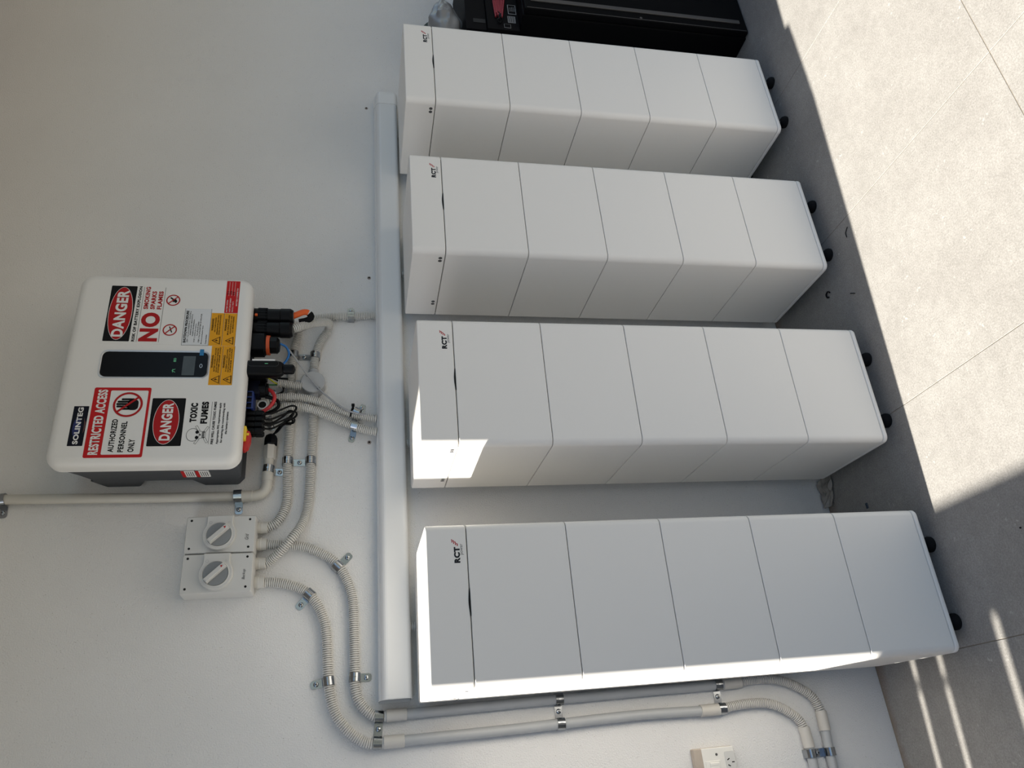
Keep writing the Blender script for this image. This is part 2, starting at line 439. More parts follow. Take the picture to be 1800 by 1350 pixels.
# ------------------------------------------------------------------ cable duct
DZ0, DZ1, DD = 1.284, 1.363, 0.060
duct = thing('cable_duct', (1.0, 0, DZ0), 'long white plastic cable duct running along the wall above the towers', 'cable duct')
def duct_profile(x, e=0.0, z0=DZ0, z1=DZ1, d=DD):
    p = [(0.0, z1), (d*0.50, z1), (d*0.56, z1 - 0.0006), (d*0.60, z1 - 0.0024), (d*0.62, z1 - 0.0040)]
    p += [(d*0.62 + d*0.38*math.sin(PI/2*k/6), z1 - 0.0045 - 0.017*(1 - math.cos(PI/2*k/6))) for k in range(1, 7)]
    p += [(d - 0.013*(1 - math.cos(PI/2*k/6)), z0 + 0.013*(1 - math.sin(PI/2*k/6))) for k in range(0, 7)]
    p += [(0.0, z0)]
    return [(x, -max(0.0, a + (e if a > 0 else 0)), z + (e if z > (z0+z1)/2 else -e)) for a, z in p]
def duct_inner(x): return [(x, min(-0.0005, y * 0.965), (z - 1.3235) * 0.955 + 1.3235) for _, y, z in duct_profile(x)]
xs = [0.022 + (2.012 - 0.022) * k / 12 for k in range(13)]
mb = MB(); mb.loops([duct_inner(x) for x in reversed(xs)] + [duct_profile(x) for x in xs], caps=False, closed=False)
o = mb.build('cover', 'duct_white', duct)
MB().box(0.018, 2.02, -0.006, -0.0005, DZ0 + 0.003, DZ1 - 0.003).build('base', 'duct_white', duct)
MB().box(0.027, 0.036, -0.053, -0.006, DZ0 + 0.010, DZ1 - 0.024).build('inner_shade_fill', 'duct_inner', duct)  # dark block painted in for the shade in the duct's open end
MB().box(0.030, 1.98, -0.030, -0.0065, DZ0 + 0.030, DZ0 + 0.050).build('inner_shade_fill', 'duct_inner', duct)  # same darkened fill carried along the inside of the duct
mb = MB()
mb.loops([duct_profile(1.985, 0.0018), duct_profile(2.030, 0.0018), [(2.045, y * 0.93, DZ0 + (z - DZ0) * 0.94 + 0.002) for _, y, z in duct_profile(2.04, 0.0018)], [(2.050, y * 0.8, DZ0 + (z - DZ0) * 0.86 + 0.006) for _, y, z in duct_profile(2.05, 0.0018)]])
mb.build('end_cap', 'duct_white', duct)
# raised thumb arc at the open end
arc = [(0.024 + 0.010 * math.sin(PI * k / 14), DZ0 + 0.018 + 0.042 * k / 14) for k in range(15)]
MB().prism_y(arc, -DD - 0.0012, -DD + 0.001).build('end_lip', 'duct_white', duct)

# ------------------------------------------------------------------ inverter
inv = thing('hybrid_inverter', (0.84, 0, 1.70), 'white and dark grey wall inverter covered with danger and warning stickers', 'inverter')
IX0, IX1, IZ0, IZ1, IY = 0.573, 1.124, 1.700, 2.138, -0.190
def rr_ring(x0, x1, z0, z1, r, y, seg=6): return [(x, y, z) for x, z in rrect(x0, x1, z0, z1, r, seg)]
mb = MB(); R = 0.034
prof = [(0.006, -0.146), (0.0, -0.150), (0.0, -0.168), (0.0015, -0.176), (0.0055, -0.183), (0.011, -0.1875), (0.018, -0.1897), (0.024, -0.190)]
mb.loops([rr_ring(IX0 + i, IX1 - i, IZ0 + i, IZ1 - i, max(0.01, R - i*0.8), y, 8) for i, y in prof])
cover = mb.build('cover', 'inverter_white', inv, smooth=50, wn=True)
# housing: side profile (depth,z) swept across, stepped at the back
hp = [(-0.149, 1.706), (-0.149, 2.128), (-0.100, 2.085), (-0.060, 2.068), (-0.045, 2.066), (-0.045, 1.722), (-0.060, 1.712)]
mb = MB(); mb.loops([[(0.584 + (0.003 if y > -0.1 else 0), y, z) for y, z in hp], [(1.108 - (0.004 if y > -0.1 else 0), y, z) for y, z in hp]])
mb.build('housing', 'housing_grey', inv)
for z0, z1 in ((1.965, 2.060), (1.722, 1.822)):
    pr = [(-0.046, z0 - 0.018), (-0.046, z1 + 0.014), (-0.008, z1 - 0.010), (-0.002, z1 - 0.014), (-0.002, z0 + 0.006), (-0.008, z0)]
    MB().loops([[(0.588, y, z) for y, z in pr], [(1.102, y, z) for y, z in pr]]).build('rear_bracket', 'housing_grey', inv)
for k in range(9):
    x = 0.62 + k * 0.055
    MB().box(x, x + 0.004, -0.046, -0.012, 1.84, 1.95).build('cooling_fin', 'housing_grey', inv)
# display
mb = MB(); mb.loops([rr_ring(0.806, 0.888, 1.792, 2.054, 0.017, -0.1895, 6), rr_ring(0.807, 0.887, 1.793, 2.053, 0.016, -0.1915, 6), rr_ring(0.8095, 0.8845, 1.7955, 2.0505, 0.015, -0.1915, 6), rr_ring(0.811, 0.883, 1.797, 2.049, 0.014, -0.1898, 6)], caps=False)
mb.build('display_bezel', 'silver', inv, smooth=60)
disp = MB().prism_y(rrect(0.811, 0.883, 1.797, 2.049, 0.014, 6), -0.1906, -0.186).build('display', 'glass_black', inv)
MB().prism_y(rrect(0.816, 0.872, 1.827, 1.857, 0.001, 2), -0.1909, -0.190).build('lcd_panel', 'lcd', disp)
texts([('80', 0.8545, 0.8655, 1.8735, 1.8800, 0.0)], -0.1909, 'status_icon', 'led_green', disp)
mb = MB()
mb.prism_y([(0.824, 1.873), (0.8252, 1.873), (0.829, 1.881), (0.828, 1.881)], -0.1909, -0.190); mb.prism_y([(0.833, 1.873), (0.8342, 1.873), (0.830, 1.881), (0.829, 1.881)], -0.1909, -0.190)
mb.prism_y([(0.824, 1.8785), (0.834, 1.8785), (0.834, 1.8793), (0.824, 1.8793)], -0.1909, -0.190)
mb.build('pylon_icon', 'led_green', disp)
mb = MB(); a = circle(0.8435, 1.8125, 0.0058, 20, 0.0036); b = circle(0.8435, 1.8125, 0.0045, 20, 0.0024)
mb.loops([[(x, -0.1909, z) for x, z in a], [(x, -0.1909, z) for x, z in b]], caps=False); mb.build('button_ring', 'silver', disp)
MB().prism_y(rrect(0.8735, 0.892, 1.8085, 1.8185, 0.0005, 1), -0.1922, -0.1916).build('blue_tape', 'tape_blue', inv, label='small blue strip of protective tape')
MB().box(1.1228, 1.1246, -0.168, -0.158, 2.08, 2.098).build('side_tab', 'screw_grey', inv)

SY = -0.1903                                               # sticker faces stand a hair proud of the cover
PY = SY - 0.0004; QY = PY - 0.0003; VY = QY - 0.0003
def sticker(name, x0, x1, z0, z1, m, r=0.003, label=None):
    return MB().prism_y(rrect(x0, x1, z0, z1, r, 3), SY, SY + 0.0012).build(name, m, inv, label=label)
def flat(name, poly, m, parent, y=PY):
    me = bpy.data.meshes.new(name); me.from_pydata([(x, y, z) for x, z in poly], [], [tuple(range(len(poly)))])
    return link(name, me, m, parent)
def ringmesh(name, cx, cz, ro, ri, m, parent, y, bar=None, ez=1.0):
    mb = MB(); a = circle(cx, cz, ro, 36, ro*ez); b = circle(cx, cz, ri, 36, ri*ez)
    mb.loops([[(x, y, z) for x, z in a], [(x, y, z) for x, z in b]], caps=False)
    if bar is not None:
        t = (ro - ri) * 0.5; c, s = math.cos(bar), math.sin(bar)
        p = [(-ri*1.02, -t), (ri*1.02, -t), (ri*1.02, t), (-ri*1.02, t)]
        vs = [mb.bm.verts.new((cx + c*u - s*v, y - 0.00005, cz + s*u + c*v)) for u, v in p]; mb.bm.faces.new(vs)
    return mb.build(name, m, parent)
def danger(parent, x0, x1, z0, z1, ell, txt):
    flat('black_panel', rrect(x0, x1, z0, z1, 0.002, 2), 'ink_black', parent, PY)
    cx, cz, rx, rz = ell
    flat('white_oval', circle(cx, cz, rx, 40, rz), 'paper_white', parent, QY)
    flat('red_oval', circle(cx, cz, rx - 0.0012, 40, rz - 0.0012), 'ink_red', parent, VY)
    texts([('DANGER',) + txt + (0.040,)], VY - 0.0003, 'danger_lettering', 'paper_white', parent)
# explosion sticker
s1 = sticker('explosion_danger_sticker', 0.906, 1.090, 1.880, 2.062, 'inverter_white', label='clear danger sticker reading risk of battery explosion')
danger(s1, 0.9135, 1.0845, 1.9935, 2.0565, (0.999, 2.0250, 0.0815, 0.0285), (0.9265, 1.0700, 2.0105, 2.0390))
texts([('RISK OF BATTERY EXPLOSION', 0.9135, 1.0845, 1.9810, 1.9885, 0.045)], PY, 'lettering', 'ink_black', s1)
for z in (1.9758, 1.9225): flat('rule', [(0.9125, z), (1.083, z), (1.083, z + 0.0008), (0.9125, z + 0.0008)], 'ink_black', s1)
texts([('NO', 0.9140, 1.0025, 1.9265, 1.9725, 0.05), ('SMOKING', 1.0130, 1.0835, 1.9600, 1.9715, 0.045), ('SPARKS', 1.0130, 1.0700, 1.9435, 1.9550, 0.045), ('FLAMES', 1.0130, 1.0705, 1.9270, 1.9385, 0.045)], PY, 'red_lettering', 'ink_red', s1)
flat('flame_pictogram', [(1.034, 1.893), (1.038, 1.898), (1.037, 1.902), (1.043, 1.901), (1.050, 1.909), (1.053, 1.907), (1.047, 1.899), (1.046, 1.893), (1.040, 1.890)], 'ink_black', s1, PY)
flat('cigarette_pictogram', [(0.942, 1.895), (0.960, 1.902), (0.961, 1.8995), (0.943, 1.8925)], 'ink_black', s1, PY)
ringmesh('prohibition_ring', 1.043, 1.9005, 0.0175, 0.0145, 'ink_red', s1, QY, -PI/4)
ringmesh('prohibition_ring', 0.950, 1.8990, 0.0175, 0.0145, 'ink_red', s1, QY, -PI/4)
# shutdown procedure
s2 = sticker('shutdown_sticker', 0.9045, 1.018, 1.800, 1.867, 'paper_blue_white', 0.001, 'pale shutdown procedure sticker')
for z in (1.8662, 1.8005): flat('border', [(0.9045, z), (1.018, z), (1.018, z + 0.0007), (0.9045, z + 0.0007)], 'ink_black', s2)
flat('border', [(0.9045, 1.8005), (0.9052, 1.8005), (0.9052, 1.8668), (0.9045, 1.8668)], 'ink_black', s2)
texts([('SHUTDOWN PROCEDURE', 0.9120, 1.0110, 1.8570, 1.8635, 0.05),
       ('STEP 1. Turn off the INVERTER A.C. ISOLATOR at', 0.914, 1.010, 1.8515, 1.8550, 0.01), ('INVERTER SUPPLY MAIN SWITCH', 0.936, 1.000, 1.8460, 1.8492, 0.01),
       ('located in the distribution', 0.933, 0.984, 1.8405, 1.8440, 0.01), ('STEP 2. Isolate the battery', 0.914, 0.971, 1.8345, 1.8380, 0.01),
       ('Turn off the DC breaker', 0.934, 0.978, 1.8290, 1.8325, 0.01), ('STEP 3. Turn off the BATTERY DC ISOLATOR', 0.914, 1.002, 1.8235, 1.8270, 0.01),
       ('Manufacturer/Supplier Name', 0.909, 0.965, 1.8165, 1.8200, 0.01), ('Contact Number', 0.909, 0.938, 1.8060, 1.8095, 0.01)], PY, 'lettering', 'ink_black', s2)
# yellow warnings
def bolt_triangle(parent, cx, cz, h):
    hw = h * 0.58
    mb = MB()
    a = [(cx - hw, cz - h/2), (cx + hw, cz - h/2), (cx, cz + h/2)]
    b = [(cx - hw*0.80, cz - h*0.41), (cx + hw*0.80, cz - h*0.41), (cx, cz + h*0.34)]
    mb.loops([[(x, PY, z) for x, z in a], [(x, PY, z) for x, z in b]], caps=False)
    vs = [mb.bm.verts.new((cx + u*h, PY, cz + v*h)) for u, v in ((0.06, 0.20), (-0.16, -0.10), (-0.02, -0.08), (-0.10, -0.34), (0.16, -0.02), (0.02, -0.03))]; mb.bm.faces.new(vs)
    mb.build('hazard_triangle', 'ink_black', parent)
for nm, x0, x1, z0, z1, lines in (
    ('arc_flash_sticker', 0.9045, 1.006, 1.7675, 1.800, (('WARNING', 0.950, 0.988, 0.0245), ('ARC FLASH HAZARD', 0.946, 0.992, 0.0185), ('APPROPRIATE PPE AND TOOLS', 0.938, 1.000, 0.0125), ('REQUIRED WHEN WORKING ON SYSTEM', 0.938, 1.000, 0.0070))),
    ('multiple_supply_sticker', 0.9045, 1.006, 1.7345, 1.767, (('WARNING', 0.950, 0.988, 0.0245), ('MULTIPLE SUPPLIES', 0.938, 1.000, 0.0185), ('ISOLATE BOTH A.C. AND', 0.942, 0.998, 0.0125), ('D.C. BEFORE WORKING', 0.946, 0.996, 0.0070))),
    ('battery_isolator_sticker', 0.7885, 0.904, 1.7620, 1.7905, (('WARNING', 0.838, 0.876, 0.0215), ('BATTERY SYSTEM D.C. ISOLATOR', 0.828, 0.898, 0.0160), ('DO NOT DISCONNECT THE BATTERY', 0.826, 0.898, 0.0105), ('SYSTEM UNDER LOAD', 0.824, 0.900, 0.0055))),
    ('array_isolator_sticker', 0.7885, 0.904, 1.7330, 1.7615, (('WARNING', 0.838, 0.876, 0.0215), ('PV ARRAY D.C. ISOLATORS', 0.828, 0.894, 0.0160), ('DO NOT DISCONNECT D.C. PLUGS', 0.826, 0.898, 0.0105), ('UNDER LOAD', 0.826, 0.896, 0.0055)))):
    s = sticker(nm, x0, x1, z0, z1, 'sign_yellow', 0.0006)
    bolt_triangle(s, x0 + 0.016, (z0 + z1)/2 - 0.001, 0.021)
    texts([(t, a, b, z0 + dz, z0 + dz + (0.0050 if i == 0 else 0.0034), 0.03) for i, (t, a, b, dz) in enumerate(lines)], PY, 'lettering', 'ink_black', s)
    flat('border', [(x0, z0), (x1, z0), (x1, z0 + 0.0006), (x0, z0 + 0.0006)], 'ink_black', s)
s = sticker('red_battery_sticker', 1.007, 1.111, 1.7345, 1.7690, 'sign_red', 0.0008, 'small red battery system sticker in the lower corner')
texts([('BATTERY SYSTEM', 1.010, 1.048, 1.7615, 1.7650), ('SHORT CIRCUIT CURRENT', 1.010, 1.055, 1.7540, 1.7575), ('MAX D.C. VOLTS', 1.010, 1.044, 1.7470, 1.7505), ('BATTERY CHEMISTRY', 1.030, 1.088, 1.7375, 1.7415)], PY, 'lettering', 'paper_white', s, 0.01)
for z in (1.7610, 1.7535, 1.7465): flat('rule', [(1.062, z), (1.108, z), (1.108, z + 0.0006), (1.062, z + 0.0006)], 'paper_white', s)
texts([('51', 1.066, 1.076, 1.7612, 1.7655), ('35', 1.066, 1.078, 1.7537, 1.7580), ('50', 1.064, 1.076, 1.7467, 1.7510)], PY, 'handwriting', 'ink_black', s, 0.02)
# maker plate
s = sticker('maker_plate', 0.6235, 0.7285, 2.0580, 2.0915, 'sign_navy', 0.001, 'dark navy maker name plate')
def crescent(cx, cz, r, d, a0, a1, n=16):
    o = [(cx + r*math.cos(a0 + (a1-a0)*k/n), cz + 0.62*r*math.sin(a0 + (a1-a0)*k/n)) for k in range(n+1)]
    i = [(cx + d + r*math.cos(a1 - (a1-a0)*k/n), cz - 0.0*d + 0.62*r*math.sin(a1 - (a1-a0)*k/n)) for k in range(1, n)]
    return o + i
flat('blue_swoosh', circle(0.672, 2.0775, 0.026, 24, 0.0090), 'swoosh_blue', s, PY)
flat('copper_swoosh', [(0.655, 2.062), (0.668, 2.0590), (0.684, 2.0595), (0.698, 2.0645), (0.684, 2.0625), (0.668, 2.0620)], 'swoosh_copper', s, PY)
texts([('SOLINTEG', 0.6275, 0.7250, 2.0690, 2.0810, 0.04)], QY, 'lettering', 'paper_white', s)
# restricted access sign
s = sticker('restricted_access_sign', 0.5925, 0.7800, 1.9225, 2.0530, 'sign_red', 0.004, 'red and white restricted access sign with a barred hand')
flat('white_panel', rrect(0.6000, 0.7715, 1.9285, 2.0145, 0.003, 3), 'paper_white', s)
texts([('RESTRICTED ACCESS', 0.6000, 0.7740, 2.0215, 2.0435, 0.04)], PY, 'title_lettering', 'paper_white', s)
texts([('AUTHORIZED', 0.6060, 0.6930, 1.9880, 2.0010, 0.035), ('PERSONNEL', 0.6060, 0.6870, 1.9660, 1.9790, 0.035), ('ONLY', 0.6060, 0.6395, 1.9430, 1.9570, 0.035)], QY, 'lettering', 'ink_black', s)
mb = MB(); HX, HZ = 0.7325, 1.9715
mb.prism_y(rrect(HX - 0.015, HX + 0.014, HZ - 0.024, HZ + 0.001, 0.009, 4), QY - 0.0001, QY + 0.0001)
for fx, fz0, fz1, wd in ((-0.0115, -0.005, 0.0155, 0.0042), (-0.0050, -0.002, 0.0255, 0.0044), (0.0015, -0.002, 0.0265, 0.0044), (0.0080, -0.004, 0.0245, 0.0042), (0.0145, -0.014, 0.0160, 0.0042)):
    mb.prism_y(rrect(HX + fx - wd/2 - 0.0006, HX + fx + wd/2 + 0.0006, HZ + fz0, HZ + fz1, 0.0022, 3), QY - 0.0001, QY + 0.0001)
mb.build('hand_pictogram', 'ink_black', s)
ringmesh('prohibition_ring', HX, HZ, 0.0340, 0.0288, 'ink_red', s, QY - 0.0004, -PI/4 - 0.06)
# toxic fumes sticker
s = sticker('toxic_fumes_sticker', 0.616, 0.755, 1.722, 1.920, 'inverter_white', label='danger sticker reading toxic fumes with skull and crossbones')
danger(s, 0.6205, 0.7505, 1.8385, 1.9165, (0.6855, 1.8785, 0.0605, 0.0300), (0.6350, 0.7370, 1.8650, 1.8905))
texts([('TOXIC', 0.6840, 0.7370, 1.8085, 1.8250, 0.06), ('FUMES', 0.6800, 0.7410, 1.7830, 1.7995, 0.06), ('FIRE WILL CAUSE TOXIC FUMES', 0.6245, 0.7410, 1.7645, 1.7705, 0.045),
       ('Appropriate PPE requirements apply', 0.6245, 0.7380, 1.7520, 1.7585, 0.035), ('for entering the room/working with', 0.6280, 0.7370, 1.7425, 1.7490, 0.035), ('the battery systems', 0.6510, 0.7125, 1.7330, 1.7395, 0.035)], PY, 'lettering', 'ink_black', s)
flat('rule', [(0.6245, 1.7750), (0.7405, 1.7750), (0.7405, 1.7757), (0.6245, 1.7757)], 'ink_black', s)
KX, KZ = 0.6500, 1.8135
mb = MB()
sk = circle(KX, KZ, 0.0175, 28, 0.0155); si = circle(KX, KZ, 0.0165, 28, 0.0145)
mb.loops([[(x, PY, z) for x, z in sk], [(x, PY, z) for x, z in si]], caps=False)
for ex in (-0.0072, 0.0072):
    vs = [mb.bm.verts.new((KX + ex + 0.0046*math.cos(2*PI*k/14), PY, KZ - 0.0095 + 0.0040*math.sin(2*PI*k/14))) for k in range(14)]; mb.bm.faces.new(vs)
vs = [mb.bm.verts.new(q) for q in ((KX - 0.0026, PY, KZ - 0.0185), (KX + 0.0026, PY, KZ - 0.0185), (KX, PY, KZ - 0.0140))]; mb.bm.faces.new(vs)
for q in range(5):
    x = KX - 0.0064 + q * 0.0032
    vs = [mb.bm.verts.new(v) for v in ((x - 0.0011, PY, KZ - 0.0270), (x + 0.0011, PY, KZ - 0.0270), (x + 0.0011, PY, KZ - 0.0210), (x - 0.0011, PY, KZ - 0.0210))]; mb.bm.faces.new(vs)
def outline_bar(ax, az, bx, bz, t, wl):
    d = Vector((bx - ax, bz - az)).normalized(); nrm = Vector((-d.y, d.x))
    def poly(h, e):
        return [(ax - d.x*e + nrm.x*h, az - d.y*e + nrm.y*h), (bx + d.x*e + nrm.x*h, bz + d.y*e + nrm.y*h), (bx + d.x*e - nrm.x*h, bz + d.y*e - nrm.y*h), (ax - d.x*e - nrm.x*h, az - d.y*e - nrm.y*h)]
    mb.loops([[(x, PY, z) for x, z in poly(t, 0)], [(x, PY, z) for x, z in poly(t - wl, -wl)]], caps=False)
for sx in (-1, 1):
    outline_bar(KX + sx*0.0105, KZ - 0.0140, KX + sx*0.0240, KZ - 0.0060, 0.0028, 0.0007)
    outline_bar(KX + sx*0.0080, KZ - 0.0270, KX + sx*0.0215, KZ - 0.0345, 0.0028, 0.0007)
jaw = [(KX - 0.010, KZ - 0.0150), (KX - 0.009, KZ - 0.0250), (KX - 0.005, KZ - 0.0300), (KX + 0.005, KZ - 0.0300), (KX + 0.009, KZ - 0.0250), (KX + 0.010, KZ - 0.0150)]
ji = [(KX - 0.0092, KZ - 0.0150), (KX - 0.0082, KZ - 0.0247), (KX - 0.0046, KZ - 0.0293), (KX + 0.0046, KZ - 0.0293), (KX + 0.0082, KZ - 0.0247), (KX + 0.0092, KZ - 0.0150)]
mb.loops([[(x, PY, z) for x, z in jaw], [(x, PY, z) for x, z in ji]], caps=False, closed=False)
mb.build('skull_pictogram', 'ink_black', s)
# red and white notice on the left flank of the housing
HXS = 0.5835
for k, (z0, z1) in enumerate(((1.817, 1.849), (1.783, 1.815))):
    n_ = MB().box(HXS - 0.0006, HXS + 0.002, -0.118, -0.076, z0, z1).build('flank_notice', 'paper_white', inv)
    MB().box(HXS - 0.0009, HXS, -0.118, -0.076, z1 - 0.008, z1).build('red_header', 'sign_red', n_)
    for q in range(4): MB().box(HXS - 0.0009, HXS, -0.112, -0.082, z0 + 0.004 + q*0.005, z0 + 0.0055 + q*0.005).build('print_line', 'ink_black', n_)

# ---- sockets, connectors, dongle under the inverter
def ribbed(mb, x, y, z1, z0, r, n=18):
    mb.lathe((x, y, z1), (0, 0, -1), [(0, r*0.96), ((z1-z0)*0.33, r*0.96), ((z1-z0)*0.34, r*0.90), ((z1-z0)*0.37, r*0.90), ((z1-z0)*0.38, r*0.94), ((z1-z0)*0.68, r*0.94), ((z1-z0)*0.70, r), ((z1-z0)*0.93, r), (z1-z0, r*0.82)], n)
for k, cx in enumerate((1.0435, 1.0000)):
    mb = MB(); ribbed(mb, cx, -0.120, 1.706, 1.596, 0.0232)
    bc = mb.build('battery_plug', 'black_plastic', inv, smooth=25)
    for q in range(16):
        a = 2*PI*q/16
        MB().box(-0.0012, 0.0012, -0.0012, 0.0012, 1.665, 1.690).build('rib', 'black_plastic', bc).location = (cx + 0.0225*math.cos(a) - 0.0, -0.120 + 0.0225*math.sin(a), 0) 
    mb = MB(); mb.lathe((cx, -0.120, 1.6005), (0, 0, -1), [(0, 0.0175), (0.006, 0.0175)], 18); mb.build('gland_ring', 'screw_grey', bc, smooth=30)
for ch in list(bpy.data.objects):
    if ch.name.startswith('rib') and ch.parent and ch.parent.name.startswith('battery_plug'): ch.location = ch.location
MB().box(1.030, 1.037, -0.1455, -0.140, 1.690, 1.697, 0.001).build('orange_latch', 'orange_cable', inv)
mb = MB(); mb.loops([rr for rr in ([(x, y, z) for x, y in rrect(0.920, 0.977, -0.148, -0.095, 0.012, 4)] for z in (1.704, 1.668))]); mb.loops([[(x, y, 1.668) for x, y in rrect(0.922, 0.975, -0.146, -0.097, 0.012, 4)], [(x, y, 1.658) for x, y in rrect(0.927, 0.970, -0.142, -0.101, 0.014, 4)]])
cp = mb.build('signal_plug', 'black_plastic', inv, smooth=30)
MB().lathe((0.9485, -0.121, 1.6625), (0, 0, -1), [(0, 0.0275), (0.009, 0.0275)], 24).build('orange_ring', 'orange_ring', cp, smooth=30)
MB().lathe((0.9485, -0.121, 1.653), (0, 0, -1), [(0, 0.024), (0.018, 0.024), (0.024, 0.018), (0.026, 0.008)], 8).build('gland_nut', 'black_plastic', cp)
# wireless stick
mb = MB(); mb.loops([[(x, y, z) for x, y in rrect(0.829 + i, 0.874 - i, -0.176 + i, -0.146 - i, 0.010 - i*0.5, 4)] for z, i in ((1.703, 0.0), (1.630, 0.0), (1.618, 0.002), (1.611, 0.006), (1.608, 0.010))])
dg_ = mb.build('wireless_stick', 'black_plastic', inv, smooth=35)
MB().lathe((0.8515, -0.161, 1.611), (0, 0, -1), [(0, 0.0125), (0.004, 0.0135), (0.024, 0.0135), (0.028, 0.011), (0.031, 0.004)], 14).build('aerial_knob', 'black_plastic', dg_, smooth=30)
mb = MB(); po = rrect(0.8525, 0.8690, 1.622, 1.700, 0.008, 5); pi_ = rrect(0.8530, 0.8685, 1.6225, 1.6995, 0.0076, 5)
mb.loops([[(x, -0.1763, z) for x, z in po], [(x, -0.1763, z) for x, z in pi_]], caps=False); mb.build('groove', 'screw_grey', dg_)
MB().box(0.8600, 0.8615, -0.1766, -0.1755, 1.6495, 1.6575).build('status_light', 'led_green', dg_)
MB().box(0.8700, 0.8744, -0.1755, -0.1625, 1.632, 1.690).build('serial_label', 'paper_white', dg_)
MB().box(0.836, 0.870, -0.140, -0.110, 1.655, 1.703, 0.003).build('round_socket', 'black_plastic', inv)
# blue and black power plugs
bp_ = MB().box(0.797, 0.840, -0.125, -0.085, 1.672, 1.703, 0.003).build('power_plug', 'navy_plastic', inv)
mb = MB()
mb.lathe((0.8185, -0.105, 1.676), (0, 0, -1), [(0, 0.0215), (0.017, 0.0215), (0.018, 0.018), (0.024, 0.017)], 16); mb.build('ribbed_nut', 'black_plastic', bp_, smooth=20)
for k in range(3):
    bq = MB().box(0.750 + k*0.0165, 0.764 + k*0.0165, -0.132, -0.085, 1.690, 1.703, 0.002).build('blue_terminal', 'navy_plastic', inv)
MB().box(0.749, 0.800, -0.134, -0.083, 1.6855, 1.6905, 0.001).build('blue_frame', 'blue_plastic', inv)
for k in range(4):
    MB().box(0.749 + k*0.0160, 0.7522 + k*0.0160, -0.1350, -0.1315, 1.688, 1.703).build('blue_frame', 'blue_plastic', inv)
# pairs of solar plugs
k = 0
for row, yy_ in enumerate((-0.118, -0.094)):
    for q in range(4):
        x = 0.6925 + q * 0.0165
        mb = MB(); mb.lathe((x, yy_, 1.703), (0, 0, -1), [(0, 0.0078), (0.020, 0.0078), (0.021, 0.0070), (0.024, 0.0070), (0.025, 0.0082), (0.042, 0.0082), (0.046, 0.0050)], 10); mb.build('solar_plug', 'black_plastic', inv, smooth=20)
# rotary isolator
rb = MB().box(0.6500, 0.6890, -0.158, -0.112, 1.694, 1.702, 0.002).build('isolator_plate', 'yellow_plate', inv)
mb = MB(); mb.prism_y([(0.6270, 1.7015), (0.6270, 1.6970), (0.6340, 1.6890), (0.6520, 1.6840), (0.6720, 1.6840), (0.6790, 1.6880), (0.6800, 1.7015)], -0.146, -0.126); mb.build('isolator_handle', 'red_handle', inv, smooth=30)
MB().box(0.6665, 0.6735, -0.1475, -0.1450, 1.688, 1.697, 0.001).build('pointer', 'yellow_plate', rb)

